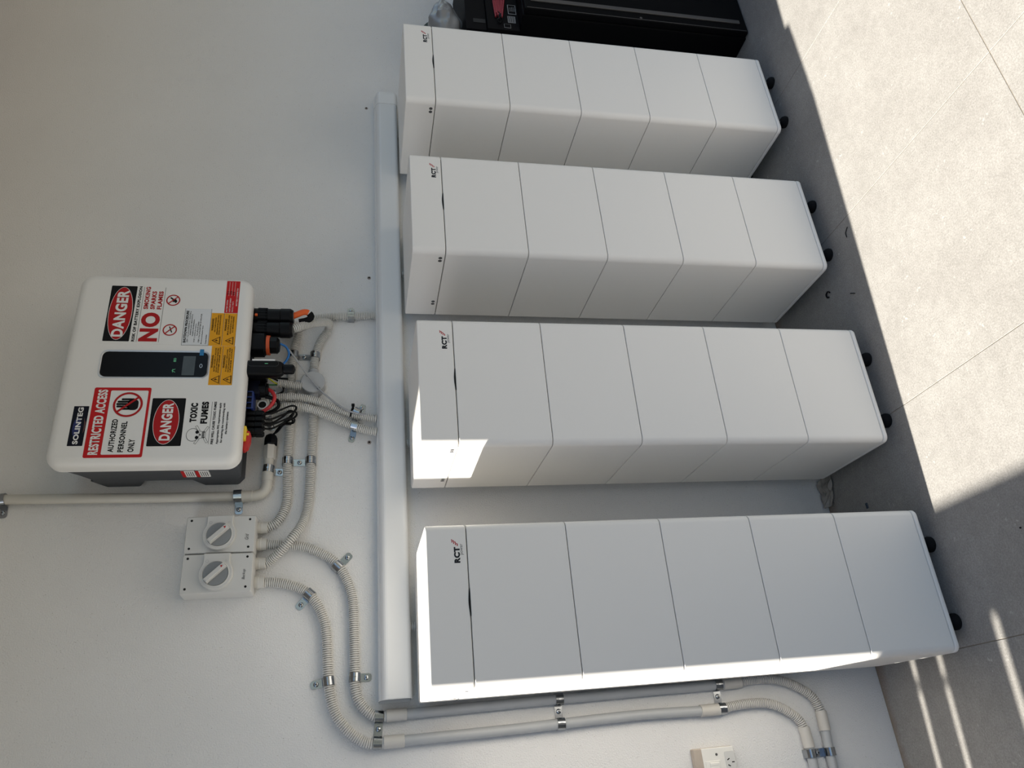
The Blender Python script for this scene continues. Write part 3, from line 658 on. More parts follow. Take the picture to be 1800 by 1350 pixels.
# ------------------------------------------------------------------ switches
def switch(xa, xb, word, label, wx):
    z0, z1 = 1.667, 1.834; cx = (xa + xb) / 2
    t = thing('rotary_isolator_switch', (cx, 0, z0), label, 'isolator switch', 'pair of grey wall switches')
    mb = MB(); mb.loops([[(x, y, z) for x, z in rrect(xa + i, xb - i, z0 + i, z1 - i, 0.004, 3)] for y, i in ((-0.0005, 0.0), (-0.044, 0.0), (-0.0455, 0.0006), (-0.058, 0.0010), (-0.060, 0.0026))])
    mb.build('body', 'switch_grey', t, smooth=40, wn=True)
    kx, kz = cx - 0.003, 1.752; R = 0.0395
    pts = []
    for k in range(25):                                    # round escutcheon running out to a square flag on the right
        a = math.radians(56 + (304 - 56) * k / 24); pts.append((kx + R*math.cos(a), kz + R*math.sin(a)))
    pts += [(kx + 0.030, kz - 0.0305), (xb - 0.0015, kz - 0.0310), (xb - 0.0015, kz + 0.0310), (kx + 0.030, kz + 0.0305)]
    mb = MB(); ce = Vector((sum(p[0] for p in pts)/len(pts), sum(p[1] for p in pts)/len(pts)))
    sh = lambda s: [(ce.x + (x - ce.x)*s, ce.y + (z - ce.y)*s) for x, z in pts]
    mb.loops([[(x, y, z) for x, z in sh(s)] for y, s in ((-0.058, 1.0), (-0.069, 0.985), (-0.0715, 0.955))])
    es = mb.build('escutcheon', 'switch_grey', t, smooth=35)
    MB().lathe((kx - 0.001, -0.0705, kz), (0, -1, 0), [(0, 0.0330), (0.0025, 0.0325), (0.0030, 0.0305), (0.0010, 0.0290)], 36).build('rim', 'switch_grey', es, smooth=35)
    d = MB().lathe((kx - 0.001, -0.070, kz), (0, -1, 0), [(0, 0.0288), (0.0030, 0.0288)], 36).build('dial', 'dial_grey', t, smooth=35)
    mb = MB(); a = math.radians(-47); c, s = math.cos(a), math.sin(a)
    def bar(l, h, y, e=0): return [(kx - 0.001 + c*u - s*v, y, kz + s*u + c*v) for u, v in ((-l, -h), (l, -h), (l, h), (-l, h))]
    mb.loops([bar(0.0290, 0.0062, -0.072), bar(0.0290, 0.0056, -0.086), bar(0.0265, 0.0044, -0.0885)])
    kn = mb.build('handle', 'switch_grey', t)
    flat('red_arrow', [(kx - 0.001 + c*u - s*v, kz + s*u + c*v) for u, v in ((0.0245, 0.0), (0.0185, 0.0030), (0.0185, -0.0030))], 'ink_red', kn, -0.0889)
    for sx in (xa + 0.013, xb - 0.011):
        for sz in (z0 + 0.015, z1 - 0.013):
            MB().lathe((sx, -0.0598, sz), (0, -1, 0), [(0, 0.0030), (0.0006, 0.0030)], 12).build('screw', 'slot_black', t)
    ringmesh('off_mark', kx + 0.030, kz + 0.0215, 0.0036, 0.0028, 'box_grey', es, -0.0718)
    ringmesh('on_mark', kx + 0.030, kz - 0.0220, 0.0024, 0.0018, 'box_grey', es, -0.0718)
    me = text_mesh(word, wx[0], wx[1], 1.6830, 1.6915, -0.0604, 0.0, 0.35); link('handwriting', me, 'ink_black', t)
    return t
sw_g = switch(0.3885, 0.4835, 'Grid', 'grey rotary switch box marked Grid, next to the vertical pipe', (0.4200, 0.4350))
sw_b = switch(0.2900, 0.3878, 'Backup', 'grey rotary switch box marked Backup, the left one of the pair', (0.3205, 0.3460))
for par, gx in ((sw_g, 0.4620), (sw_g, 0.4180), (sw_b, 0.3690), (sw_b, 0.3220)):
    MB().lathe((gx, -0.0175, 1.668), (0, 0, -1), [(0, 0.0150), (0.009, 0.0150), (0.0095, 0.0155), (0.012, 0.0155), (0.0125, 0.0150), (0.025, 0.0150), (0.026, 0.0135)], 20).build('gland', 'fitting_beige', par, smooth=25)

# ------------------------------------------------------------------ conduits
RC = 0.0145
def P3(pts, y=-RC): return [(p[0], p[2] if len(p) > 2 else y, p[1]) for p in pts]
def conduit(pts, label, y=-RC, r=0.0125, group='beige corrugated conduits'):
    pp = P3(pts, y)
    return tag(corrugated(MB(), pp, r).build('corrugated_conduit', 'conduit_beige', None, org=pp[0], smooth=60), label, 'conduit', group)
conduit([(0.322, 1.646), (0.320, 1.613), (0.311, 1.576), (0.297, 1.546), (0.270, 1.519), (0.231, 1.499), (0.187, 1.489), (0.125, 1.485), (0.090, 1.483), (0.045, 1.477), (0.004, 1.464), (-0.027, 1.442), (-0.051, 1.415), (-0.064, 1.392), (-0.068, 1.368), (-0.068, 1.350)],
        'corrugated conduit sweeping from the Backup switch round the outside of the duct end')
conduit([(0.418, 1.646), (0.416, 1.605), (0.410, 1.555), (0.395, 1.516), (0.374, 1.480), (0.345, 1.455), (0.307, 1.436), (0.269, 1.426), (0.221, 1.423), (0.161, 1.421), (0.102, 1.420), (0.065, 1.419), (0.033, 1.412), (0.010, 1.396), (-0.006, 1.377), (-0.011, 1.360), (-0.011, 1.345)],
        'corrugated conduit from the Grid switch running just above the duct to its open end')
conduit([(0.462, 1.646), (0.476, 1.622), (0.503, 1.606), (0.536, 1.599), (0.567, 1.599), (0.647, 1.602), (0.721, 1.601), (0.777, 1.600), (0.863, 1.602), (0.920, 1.603), (0.955, 1.601), (1.000, 1.598), (1.035, 1.590, -0.020), (1.052, 1.588, -0.035), (1.060, 1.600, -0.055), (1.062, 1.640, -0.060)],
        'upper corrugated conduit crossing under the inverter from the Grid switch', -RC)
conduit([(0.368, 1.646, -0.0175), (0.375, 1.632, -0.020), (0.392, 1.609, -0.032), (0.424, 1.581, -0.0415), (0.456, 1.560, -0.034), (0.496, 1.548, -0.020), (0.542, 1.543), (0.616, 1.541), (0.661, 1.540), (0.721, 1.539), (0.776, 1.539), (0.848, 1.541)],
        'lower corrugated conduit from the Backup switch to the round junction box')
conduit([(0.912, 1.541), (0.950, 1.541), (0.975, 1.538), (1.012, 1.530), (1.040, 1.518), (1.058, 1.507, -0.018), (1.070, 1.500, -0.030), (1.072, 1.502, -0.046), (1.063, 1.514, -0.064), (1.048, 1.534, -0.084), (1.030, 1.558, -0.102), (1.013, 1.581, -0.116), (1.003, 1.598, -0.120)],
        'corrugated conduit looping from the round junction box up to the black battery plugs')
conduit([(1.123, 1.364), (1.121, 1.400), (1.118, 1.437), (1.114, 1.499), (1.103, 1.549), (1.086, 1.580), (1.070, 1.610), (1.064, 1.650)],
        'corrugated conduit rising from the duct behind the orange cable')
conduit([(0.828, 1.665), (0.828, 1.611, -0.0405), (0.823, 1.556, -0.0415), (0.807, 1.500, -0.036), (0.784, 1.444), (0.770, 1.387), (0.766, 1.362)],
        'right one of two corrugated conduits bending from the duct up to the inverter', -0.030)
conduit([(0.776, 1.676), (0.786, 1.655), (0.798, 1.620, -0.0395), (0.799, 1.583, -0.0415), (0.791, 1.541, -0.0415), (0.775, 1.499, -0.036), (0.758, 1.457), (0.742, 1.421), (0.730, 1.385), (0.726, 1.362)],
        'left one of two corrugated conduits bending from the duct up to the inverter', -0.030)
conduit([(0.874, 1.636), (0.872, 1.612), (0.868, 1.590), (0.866, 1.570)], 'short corrugated stub on top of the round junction box with earth wires', -0.034)
conduit([(-0.060, 0.495), (-0.057, 0.466), (-0.053, 0.415), (-0.055, 0.362), (-0.070, 0.318), (-0.096, 0.281), (-0.120, 0.268), (-0.140, 0.265)],
        'corrugated bend at the foot of the outer grey pipe near the power outlet')
conduit([(0.001, 0.420), (0.004, 0.365), (-0.002, 0.309), (-0.022, 0.259), (-0.049, 0.222), (-0.085, 0.207), (-0.105, 0.206)],
        'corrugated bend at the foot of the inner grey pipe beside the nearest tower')
for k, (x, lab) in enumerate(((0.190, 'nearest'), (0.690, 'second'), (1.270, 'third'), (1.850, 'farthest'))):
    conduit([(x, 1.290), (x, 1.262), (x, 1.20)], 'short corrugated drop from the duct behind the %s tower' % lab, -0.030, 0.0115)

def pipe(pts, r, m, name, label, cat, parts=(), y=-RC, group=None):
    pp = P3(pts, y); t = thing(name, pp[0], label, cat, group)
    MB().tube(spline(pp, 0.02)[0], r, 20).build('tube', m, t, smooth=50)
    for a, b in parts:
        a = P3([a], y)[0]; b = P3([b], y)[0]
        d = (Vector(b) - Vector(a)); L = d.length
        MB().lathe(a, d, [(0, 0.0125), (0.0005, 0.0146), (L - 0.0005, 0.0146), (L, 0.0125)], 20).build('coupling', 'fitting_beige', t, smooth=40)
    return t
pipe([(-0.067, 1.360), (-0.067, 1.306), (-0.064, 1.042), (-0.061, 0.920), (-0.057, 0.713), (-0.060, 0.546), (-0.061, 0.494)], 0.0123, 'pipe_grey', 'rigid_conduit',
     'outer grey rigid pipe running down the wall left of the nearest tower', 'pipe', [((-0.067, 1.352), (-0.067, 1.303)), ((-0.060, 0.546), (-0.060, 0.494))], group='grey rigid pipes')
pipe([(-0.010, 1.350), (-0.010, 1.299), (-0.006, 1.037), (-0.003, 0.705), (-0.002, 0.501), (-0.001, 0.418)], 0.0123, 'pipe_grey', 'rigid_conduit',
     'inner grey rigid pipe running down right beside the nearest tower', 'pipe', [((-0.010, 1.345), (-0.010, 1.296)), ((-0.001, 0.470), (0.000, 0.418))], group='grey rigid pipes')
pipe([(-0.120, 0.2665), (-0.168, 0.265), (-0.30, 0.266), (-0.60, 0.266)], 0.0123, 'pipe_grey', 'rigid_conduit',
     'upper grey pipe leaving along the wall foot to the left', 'pipe', [((-0.120, 0.267), (-0.170, 0.265))], group='grey rigid pipes')
pipe([(-0.085, 0.207), (-0.133, 0.208), (-0.221, 0.212), (-0.60, 0.214)], 0.0123, 'pipe_grey', 'rigid_conduit',
     'lower grey pipe leaving along the wall foot to the left', 'pipe', [((-0.086, 0.207), (-0.134, 0.208))], group='grey rigid pipes')
# beige riser with elbow and gland
t = thing('riser_pipe', (0.548, -0.020, 1.68), 'beige rigid pipe coming down beside the inverter with an elbow at its foot', 'pipe')
YP = -0.020
MB().tube(P3([(0.556, 2.80), (0.554, 2.28), (0.552, 2.10), (0.549, 1.91), (0.548, 1.690)], YP), 0.0125, 20).build('tube', 'pipe_beige', t, smooth=50)
MB().lathe((0.548, YP, 1.716), (0, 0, -1), [(0, 0.0135), (0.0005, 0.0150), (0.030, 0.0150), (0.031, 0.0135)], 20).build('coupling', 'pipe_beige', t, smooth=40)
MB().tube(spline(P3([(0.548, 1.694), (0.5485, 1.680), (0.553, 1.665), (0.563, 1.655), (0.578, 1.651), (0.596, 1.651)], YP), 0.004)[0], 0.0138, 20).build('elbow', 'pipe_beige', t, smooth=50)
MB().lathe((0.588, YP, 1.651), (1, 0, 0), [(0, 0.0150), (0.026, 0.0150), (0.027, 0.0130), (0.072, 0.0130)], 20).build('socket', 'pipe_beige', t, smooth=40)
MB().lathe((0.650, YP, 1.649), (1, 0, 0), [(0, 0.0150), (0.006, 0.0165), (0.040, 0.0165), (0.042, 0.0140)], 6).build('hex_nut', 'fitting_beige', t)
MB().lathe((0.690, YP, 1.648), (1, 0, 0), [(0, 0.0150), (0.004, 0.0180), (0.020, 0.0175), (0.030, 0.0140), (0.034, 0.0080)], 10).build('gland', 'black_plastic', t, smooth=20)

# round junction box
t = thing('junction_box', (0.878, 0, 1.541), 'round grey junction box on the wall below the inverter', 'junction box')
MB().lathe((0.878, -0.001, 1.541), (0, -1, 0), [(0, 0.0325), (0.034, 0.0325)], 32).build('body', 'box_grey', t, smooth=40)
lid = MB().lathe((0.878, -0.034, 1.541), (0, -1, 0), [(0, 0.0340), (0.006, 0.0340), (0.008, 0.0325)], 32).build('lid', 'box_grey', t, smooth=40)
for sx, sz in ((0.020, 0.016), (-0.021, -0.016)):
    MB().lathe((0.878 + sx, -0.0415, 1.541 + sz), (0, -1, 0), [(0, 0.0042), (0.0006, 0.0042)], 14).build('screw', 'slot_black', lid)
    MB().lathe((0.878 + sx, -0.0420, 1.541 + sz), (0, -1, 0), [(0, 0.0030), (0.0006, 0.0030)], 14).build('screw', 'box_grey', lid)
for d in ((1, 0, 0), (-1, 0, 0), (0, 0, 1)):
    MB().lathe((0.878, -0.018, 1.541), d, [(0.028, 0.0150), (0.048, 0.0150), (0.048, 0.0135)], 18).build('spout', 'box_grey', t, smooth=40)

# ------------------------------------------------------------------ zinc clips
def clip(bands, tab, label, rad=0.0134, wd=0.0195, yc=RC):
    """bands: centres (x,z) of one or two conduits; tab: (x,z) of the screw"""
    b0 = Vector(bands[0]); tb = Vector(tab)
    if len(bands) == 2: s = (Vector(bands[1]) - b0).normalized()
    else: s = (tb - b0).normalized()
    tt = Vector((-s.y, s.x))
    t = thing('saddle_clip', (tab[0], 0, tab[1]), label, 'clip', 'zinc saddle clips')
    path = []; th = 0.0012
    def arcpts(c):
        out = [(c - rad, 0.0)]
        for k in range(11):
            a = PI - PI * k / 10; out.append((c + rad*math.cos(a), yc + rad*math.sin(a)))
        out.append((c + rad, 0.0)); return out
    if len(bands) == 2:
        d = (Vector(bands[1]) - b0).length
        path = arcpts(0.0)[0:] ; path[-1] = (rad, 0.0012); p2 = arcpts(d); p2[0] = (d - rad, 0.0012); path += p2
        wds = [wd] * len(path); sc = (tb - b0).dot(s)
    else:
        d = (tb - b0).dot(s)
        path = arcpts(0.0); path[-1] = (rad, 0.0012)
        path += [(d + 0.006, 0.0012), (d + 0.0105, 0.0012), (d + 0.0130, 0.0012)]
        wds = [wd] * (len(path) - 2) + [wd * 0.85, wd * 0.5]; sc = d
    def P(u, n, v): q = b0 + s * u + tt * v; return (q.x, -n, q.y)
    mb = MB(); rings = []
    for i, ((u, n), ww) in enumerate(zip(path, wds)):
        a = path[max(0, i-1)]; b = path[min(len(path)-1, i+1)]; tx, ty = b[0]-a[0], b[1]-a[1]; L = math.hypot(tx, ty) or 1
        nx, ny = -ty/L*th, tx/L*th
        rings.append([P(u, n, -ww/2), P(u, n, ww/2), P(u + nx, max(n + ny, 0.0002), ww/2), P(u + nx, max(n + ny, 0.0002), -ww/2)])
    mb.loops(rings); mb.build('strap', 'zinc', t, smooth=40)
    # pressed rib across the crown of each band
    for c in ([0.0] if len(bands) == 1 else [0.0, (Vector(bands[1]) - b0).length]):
        q = b0 + s * c
        MB().box(-0.0015, 0.0015, -0.0008, 0.0008, -0.003, 0.003).build('rib', 'zinc', t).location = Vector((q.x, -(yc + rad + 0.0014), q.y)) - Vector((tab[0], 0, tab[1])) + Vector((tab[0], 0, tab[1]))
    q = b0 + s * sc
    sc_ = MB().lathe((q.x, -0.0022, q.y), (0, -1, 0), [(0, 0.0062), (0.0010, 0.0062), (0.0034, 0.0050), (0.0042, 0.0030)], 16).build('screw', 'zinc', t, smooth=35)
    MB().lathe((q.x, -0.0062, q.y), (0, -1, 0), [(0, 0.0018), (0.0004, 0.0018)], 6).build('recess', 'slot_black', sc_)
    return t
clip([(0.354, 1.464)], (0.379, 1.440), 'zinc clip on the bend of the inner conduit below the switches')
clip([(0.286, 1.533)], (0.264, 1.553), 'zinc clip on the bend of the outer conduit below the switches')
clip([(0.082, 1.4195)], (0.081, 1.392), 'zinc clip with its tab below the inner conduit, close to the duct')
clip([(0.077, 1.482)], (0.073, 1.511), 'zinc clip with its tab above the outer conduit')
clip([(-0.011, 1.362), (-0.067, 1.366)], (-0.037, 1.366), 'double zinc clip at the open end of the duct')
clip([(-0.005, 0.917), (-0.061, 0.919)], (-0.032, 0.920), 'double zinc clip halfway down the two grey pipes')
clip([(-0.001, 0.484), (-0.059, 0.486)], (-0.029, 0.489), 'double zinc clip at the lower couplings of the grey pipes')
clip([(-0.183, 0.266), (-0.183, 0.210)], (-0.183, 0.238), 'double zinc clip on the grey pipes beside the wall foot')
clip([(0.647, 1.602), (0.647, 1.541)], (0.642, 1.571), 'double zinc clip on the two conduits left of the black cables')
clip([(0.622, 1.650)], (0.620, 1.622), 'zinc clip on the elbow socket of the beige riser', 0.0140, 0.020, 0.0205)
clip([(0.549, 1.722)], (0.518, 1.720), 'zinc clip at the foot of the beige riser pipe', 0.0155, 0.020, 0.0205)
clip([(0.554, 2.279)], (0.525, 2.276), 'zinc clip high on the beige riser pipe at the picture edge', 0.0140, 0.020, 0.0205)
clip([(1.118, 1.437)], (1.142, 1.437), 'zinc clip on the conduit rising at the right from the duct')
clip([(0.980, 1.600), (0.978, 1.539)], (0.970, 1.570), 'double zinc clip on the two conduits right of the round junction box')
clip([(0.786, 1.418)], (0.812, 1.404), 'zinc clip with a black cable tie just above the duct', 0.0132, 0.0175, 0.030)
clip([(0.746, 1.424)], (0.719, 1.431), 'zinc clip left of the tied one just above the duct', 0.0132, 0.0175, 0.030)
clip([(0.828, 1.652)], (0.858, 1.652), 'zinc clip on the right conduit close under the inverter', 0.0132, 0.0175, 0.030)
clip([(0.783, 1.661)], (0.756, 1.652), 'zinc clip on the left conduit close under the inverter', 0.0132, 0.0175, 0.030)

# ------------------------------------------------------------------ cables
def cable(pts, r, m, name, label, group=None, seg=10):
    path, _ = spline(pts, 0.005)
    return tag(MB().tube(path, r, seg).build(name, m, None, org=pts[0], smooth=60), label, 'cable', group)
cable([(0.8200, -0.106, 1.660), (0.8180, -0.106, 1.650), (0.8080, -0.108, 1.640), (0.7920, -0.108, 1.635), (0.7720, -0.108, 1.642), (0.7580, -0.104, 1.658), (0.7500, -0.100, 1.676), (0.7480, -0.098, 1.690)], 0.0050, 'red_cable', 'red_cable', 'thick red cable looping between two plugs under the inverter')
cable([(0.8000, -0.100, 1.660), (0.7980, -0.098, 1.645), (0.7900, -0.095, 1.628), (0.7760, -0.092, 1.625), (0.7650, -0.085, 1.640), (0.7600, -0.075, 1.665)], 0.0048, 'black_cable', 'black_cable', 'thick black cable tucked behind the red loop', 'black cables under the inverter')
cable([(1.0435, -0.122, 1.600), (1.0490, -0.126, 1.584), (1.0550, -0.128, 1.570), (1.0562, -0.1275, 1.5600), (1.0545, -0.126, 1.5545)], 0.0086, 'orange_cable', 'orange_cable', 'thick orange cable bending out of the battery plug')
cable([(1.0535, -0.125, 1.5525), (1.0480, -0.121, 1.5470), (1.0420, -0.116, 1.5500), (1.0380, -0.111, 1.5620), (1.0350, -0.108, 1.5800)], 0.0092, 'black_rubber', 'heat_shrink_sleeve', 'black heat-shrink sleeve on the end of the orange cable')
cable([(0.9560, -0.120, 1.630), (0.9480, -0.116, 1.612), (0.9330, -0.108, 1.604), (0.9180, -0.100, 1.608), (0.9050, -0.090, 1.622), (0.9000, -0.080, 1.640)], 0.0032, 'blue_cable', 'blue_cable', 'blue network cable curling behind the black wireless stick')
cable([(0.9580, -0.120, 1.630), (0.9500, -0.112, 1.612), (0.9360, -0.095, 1.596), (0.9160, -0.078, 1.578), (0.8960, -0.062, 1.560), (0.8740, -0.050, 1.541), (0.8450, -0.046, 1.516), (0.8150, -0.045, 1.484), (0.7880, -0.046, 1.450), (0.7780, -0.046, 1.424), (0.7740, -0.040, 1.395), (0.7770, -0.030, 1.362)], 0.0026, 'grey_cable', 'grey_cable', 'thin grey cable crossing the round junction box down to the duct')
loops = [((0.709, -0.118), (0.734, 1.585), 0.0), ((0.7255, -0.118), (0.752, 1.580), 0.004), ((0.742, -0.118), (0.770, 1.582), 0.008), ((0.709, -0.094), (0.742, 1.592), -0.004), ((0.7255, -0.094), (0.766, 1.590), 0.002)]
for k, ((x, y), (lx, lz), o_) in enumerate(loops):
    cable([(x, y, 1.660), (x + 0.001, y + 0.003, 1.640), ((x + lx)/2 + 0.004, y + 0.010, 1.612), (lx + 0.004, y + 0.020, lz + 0.010), (lx + 0.006, y + 0.030, lz - 0.002), (lx - 0.002, y + 0.040, lz + 0.002), (0.742 + o_, -0.052 + o_, 1.612), (0.730 + o_*0.6, -0.034, 1.630), (0.722, -0.024 + o_*0.5, 1.642), (0.714, YP + o_*0.4, 1.648)], 0.0027, 'black_cable', 'solar_cable',
          ['leftmost thin black cable looping from the solar plugs to the black gland', 'second thin black cable of the front row looping to the black gland', 'rightmost thin black cable of the front row looping to the black gland', 'left thin black cable of the back row looping to the black gland', 'right thin black cable of the back row looping to the black gland'][k], 'black cables under the inverter', 8)
cable([(0.862, -0.120, 1.680), (0.868, -0.090, 1.664), (0.874, -0.060, 1.655), (0.872, -0.040, 1.640), (0.874, -0.034, 1.615)], 0.0022, 'earth_yellow', 'earth_wire', 'yellow and green earth wire entering the junction box stub', 'earth wires')
cable([(0.842, -0.080, 1.690), (0.850, -0.070, 1.672), (0.862, -0.050, 1.662), (0.870, -0.036, 1.640), (0.873, -0.034, 1.615)], 0.0022, 'earth_green', 'earth_wire', 'dark green earth wire entering the junction box stub', 'earth wires')
cable([(0.890, -0.060, 1.700), (0.888, -0.040, 1.650), (0.872, -0.034, 1.625), (0.850, -0.034, 1.622), (0.842, -0.030, 1.640)], 0.0026, 'black_cable', 'black_cable', 'thin black cable running down the wall behind the wireless stick', 'black cables under the inverter')
cable([(0.905, -0.060, 1.700), (0.897, -0.040, 1.665), (0.893, -0.034, 1.640), (0.890, -0.034, 1.610)], 0.0030, 'black_cable', 'black_cable', 'black cable between the signal plug and the wireless stick', 'black cables under the inverter')
# open conduit end facing out under the blue plugs
mb = MB(); mb.lathe((0.782, -0.060, 1.668), (0, -1, 0), [(0, 0.0130), (0.030, 0.0130), (0.030, 0.0105), (0.004, 0.0105)], 20)
t = thing('conduit_spigot', (0.782, -0.060, 1.668), 'open white conduit end facing out under the blue plugs', 'conduit fitting')
mb.build('tube', 'paper_white', t, smooth=30)
MB().lathe((0.782, -0.0605, 1.668), (0, -1, 0), [(0, 0.0104), (0.026, 0.0104)], 16).build('dark_bore', 'slot_black', t)
MB().box(0.770, 0.815, -0.060, -0.001, 1.655, 1.685, 0.004).build('back_box', 'conduit_beige', t)
# cable tie
t = thing('cable_tie', (0.778, -0.04, 1.42), 'black cable tie strapped round the conduit beside a zinc clip', 'cable tie')
mb = MB(); ring = [(0.788 + 0.0165*math.cos(a) , -0.030 + 0.0175*math.sin(a), 1.4315 - 0.004*math.cos(a)) for a in [2*PI*k/20 for k in range(21)]]
mb.tube(ring, 0.0022, 8).build('strap', 'black_plastic', t, smooth=60)
MB().box(0.800, 0.807, -0.046, -0.038, 1.424, 1.433, 0.001).build('head', 'black_plastic', t)

# ------------------------------------------------------------------ wall plugs, power outlet
for x, z, lab in ((2.018, 1.390, 'wall plug hole above the right end of the duct'), (1.272, 1.382, 'wall plug above the duct to the right of the rising conduit'), (0.706, 1.383, 'brown patched wall plug above the duct left of the two conduits')):
    t = thing('wall_plug', (x, 0, z), lab, 'wall plug')
    MB().lathe((x, 0.0, z), (0, -1, 0), [(0, 0.0058), (0.0012, 0.0058), (0.0018, 0.0040)], 12).build('collar', 'wall_plug', t)
    MB().lathe((x, -0.0012, z), (0, -1, 0), [(0, 0.0028), (0.0012, 0.0028)], 10).build('hole', 'slot_black', t)
t = thing('power_outlet', (-0.185, 0, 0.475), 'old white power outlet with a yellowed side at the left picture edge', 'power outlet')
OX0, OX1, OZ0, OZ1 = -0.262, -0.146, 0.478, 0.588
MB().box(OX0, OX1, -0.013, 0.0, OZ0, OZ1, 0.003).build('mounting_block', 'outlet_aged', t)
MB().box(OX0 + 0.001, OX1 - 0.001, -0.020, -0.012, OZ0 + 0.001, OZ1 - 0.022, 0.002).build('plate', 'outlet_white', t)
MB().box(OX0 + 0.001, OX1 - 0.001, -0.020, -0.012, OZ1 - 0.023, OZ1 - 0.001, 0.002).build('aged_rim', 'outlet_aged', t)
pk = MB().box(-0.222, -0.176, -0.0215, -0.019, 0.520, 0.560, 0.001).build('rocker_frame', 'outlet_white', t)
MB().box(-0.218, -0.180, -0.0250, -0.021, 0.524, 0.550, 0.002).build('rocker', 'outlet_white', pk)
for k in range(5): MB().box(-0.2145 + k*0.007, -0.2130 + k*0.007, -0.0258, -0.0245, 0.527, 0.547).build('ridge', 'outlet_white', pk)
MB().prism_y(rrect(-0.250, -0.158, 0.4800, 0.5060, 0.004, 4), -0.0212, -0.0195).build('socket_face', 'switch_grey', t)
for sx, an in ((-0.176, 0.5), (-0.190, -0.5), (-0.183, 0.0)):
    c, s = math.cos(an), math.sin(an)
    MB().prism_y([(sx + c*u - s*v, 0.492 + (0.006 if an else -0.006) + s*u + c*v) for u, v in ((-0.0012, -0.0035), (0.0012, -0.0035), (0.0012, 0.0035), (-0.0012, 0.0035))], -0.0216, -0.0205).build('pin_slot', 'slot_black', t)
MB().lathe((-0.163, -0.0198, 0.527), (0, -1, 0), [(0, 0.0032), (0.0006, 0.0032)], 14).build('screw', 'screw_grey', t)

# ------------------------------------------------------------------ cabinet and the things on it
t = thing('storage_cabinet', (2.45, -0.18, 0), 'tall black cabinet behind the farthest battery tower', 'cabinet')
MB().box(2.190, 2.80, -0.318, -0.010, 0.0, 0.855, 0.004).build('body', 'cabinet_black', t)
dr = MB().box(2.192, 2.80, -0.344, -0.320, 0.004, 0.853, 0.003).build('door', 'cabinet_black', t)
MB().box(2.232, 2.250, -0.3475, -0.343, 0.030, 0.830, 0.001).build('grey_strip', 'cabinet_trim', dr)
MB().box(2.1965, 2.1985, -0.3452, -0.343, 0.010, 0.845).build('edge_line', 'cabinet_trim', dr)
MB().lathe((2.205, -0.3435, 0.424), (0, -1, 0), [(0, 0.005), (0.002, 0.005)], 12).build('lock', 'cabinet_trim', dr)
t = thing('carton', (2.36, -0.16, 0.856), 'black carton with a barcode label lying on the cabinet', 'carton', 'black cartons on the cabinet')
MB().box(2.175, 2.66, -0.262, -0.02, 0.856, 0.972, 0.001).build('box', 'carton_black', t)
lb = MB().box(2.262, 2.312, -0.2630, -0.2615, 0.862, 0.892).build('frame_label', 'carton_print', t)
MB().box(2.2645, 2.3095, -0.2636, -0.2615, 0.8645, 0.8895).build('frame_field', 'carton_black', lb)
texts([('MODEL', 2.275, 2.298, 0.881, 0.886), ('SERIAL', 2.275, 2.300, 0.874, 0.879), ('MADE IN', 2.275, 2.298, 0.867, 0.872)], -0.2640, 'print', 'carton_print', lb, 0.0)
bl = MB().box(2.215, 2.250, -0.2630, -0.2615, 0.868, 0.896).build('barcode_label', 'carton_print', t)
for k in range(9): MB().box(2.217, 2.248, -0.2634, -0.2625, 0.870 + k*0.0028, 0.870 + k*0.0028 + (0.0014 if k % 3 else 0.0006)).build('bar', 'carton_black', bl)
sl = MB().box(2.186, 2.206, -0.2630, -0.2615, 0.888, 0.912).build('symbol_label', 'carton_print', t)
MB().box(2.1872, 2.2048, -0.2635, -0.2615, 0.8892, 0.9108).build('symbol_field', 'carton_black', sl)
t2 = thing('carton', (2.36, -0.15, 0.972), 'plain black carton stacked under the grey plastic bag', 'carton', 'black cartons on the cabinet')
MB().box(2.180, 2.62, -0.250, -0.02, 0.973, 1.046, 0.001).build('box', 'carton_black', t2)
MB().box(2.215, 2.235, -0.2512, -0.2495, 0.976, 1.020).build('tape', 'seam_dark', t2)
# red wires hanging over the front of the carton
for k in range(7):
    o_ = k * 0.0062; sp = (k - 3) * 0.004
    cable([(2.46, -0.262 - 0.002*(k % 3), 0.892 + o_*1.35), (2.38, -0.268 - 0.003*(k % 2), 0.898 + o_*1.2), (2.30, -0.268, 0.908 + o_*0.95), (2.235 + 0.01*(k % 3), -0.266, 0.918 + o_*0.6)], 0.0034, 'red_wire', 'red_wire', 'thin red wire in the loose bundle in front of the black cartons', 'bundle of red wires', 8)
for k in range(3):
    cable([(2.252 + k*0.006, -0.268, 0.920 + k*0.006), (2.236, -0.272, 0.930 - k*0.004), (2.220 - k*0.004, -0.270, 0.918 + k*0.009), (2.205, -0.266, 0.926)], 0.0020, 'black_cable', 'wire_lug', 'black terminal lug on the red wire bundle', 'lugs of the red wire bundle', 8)
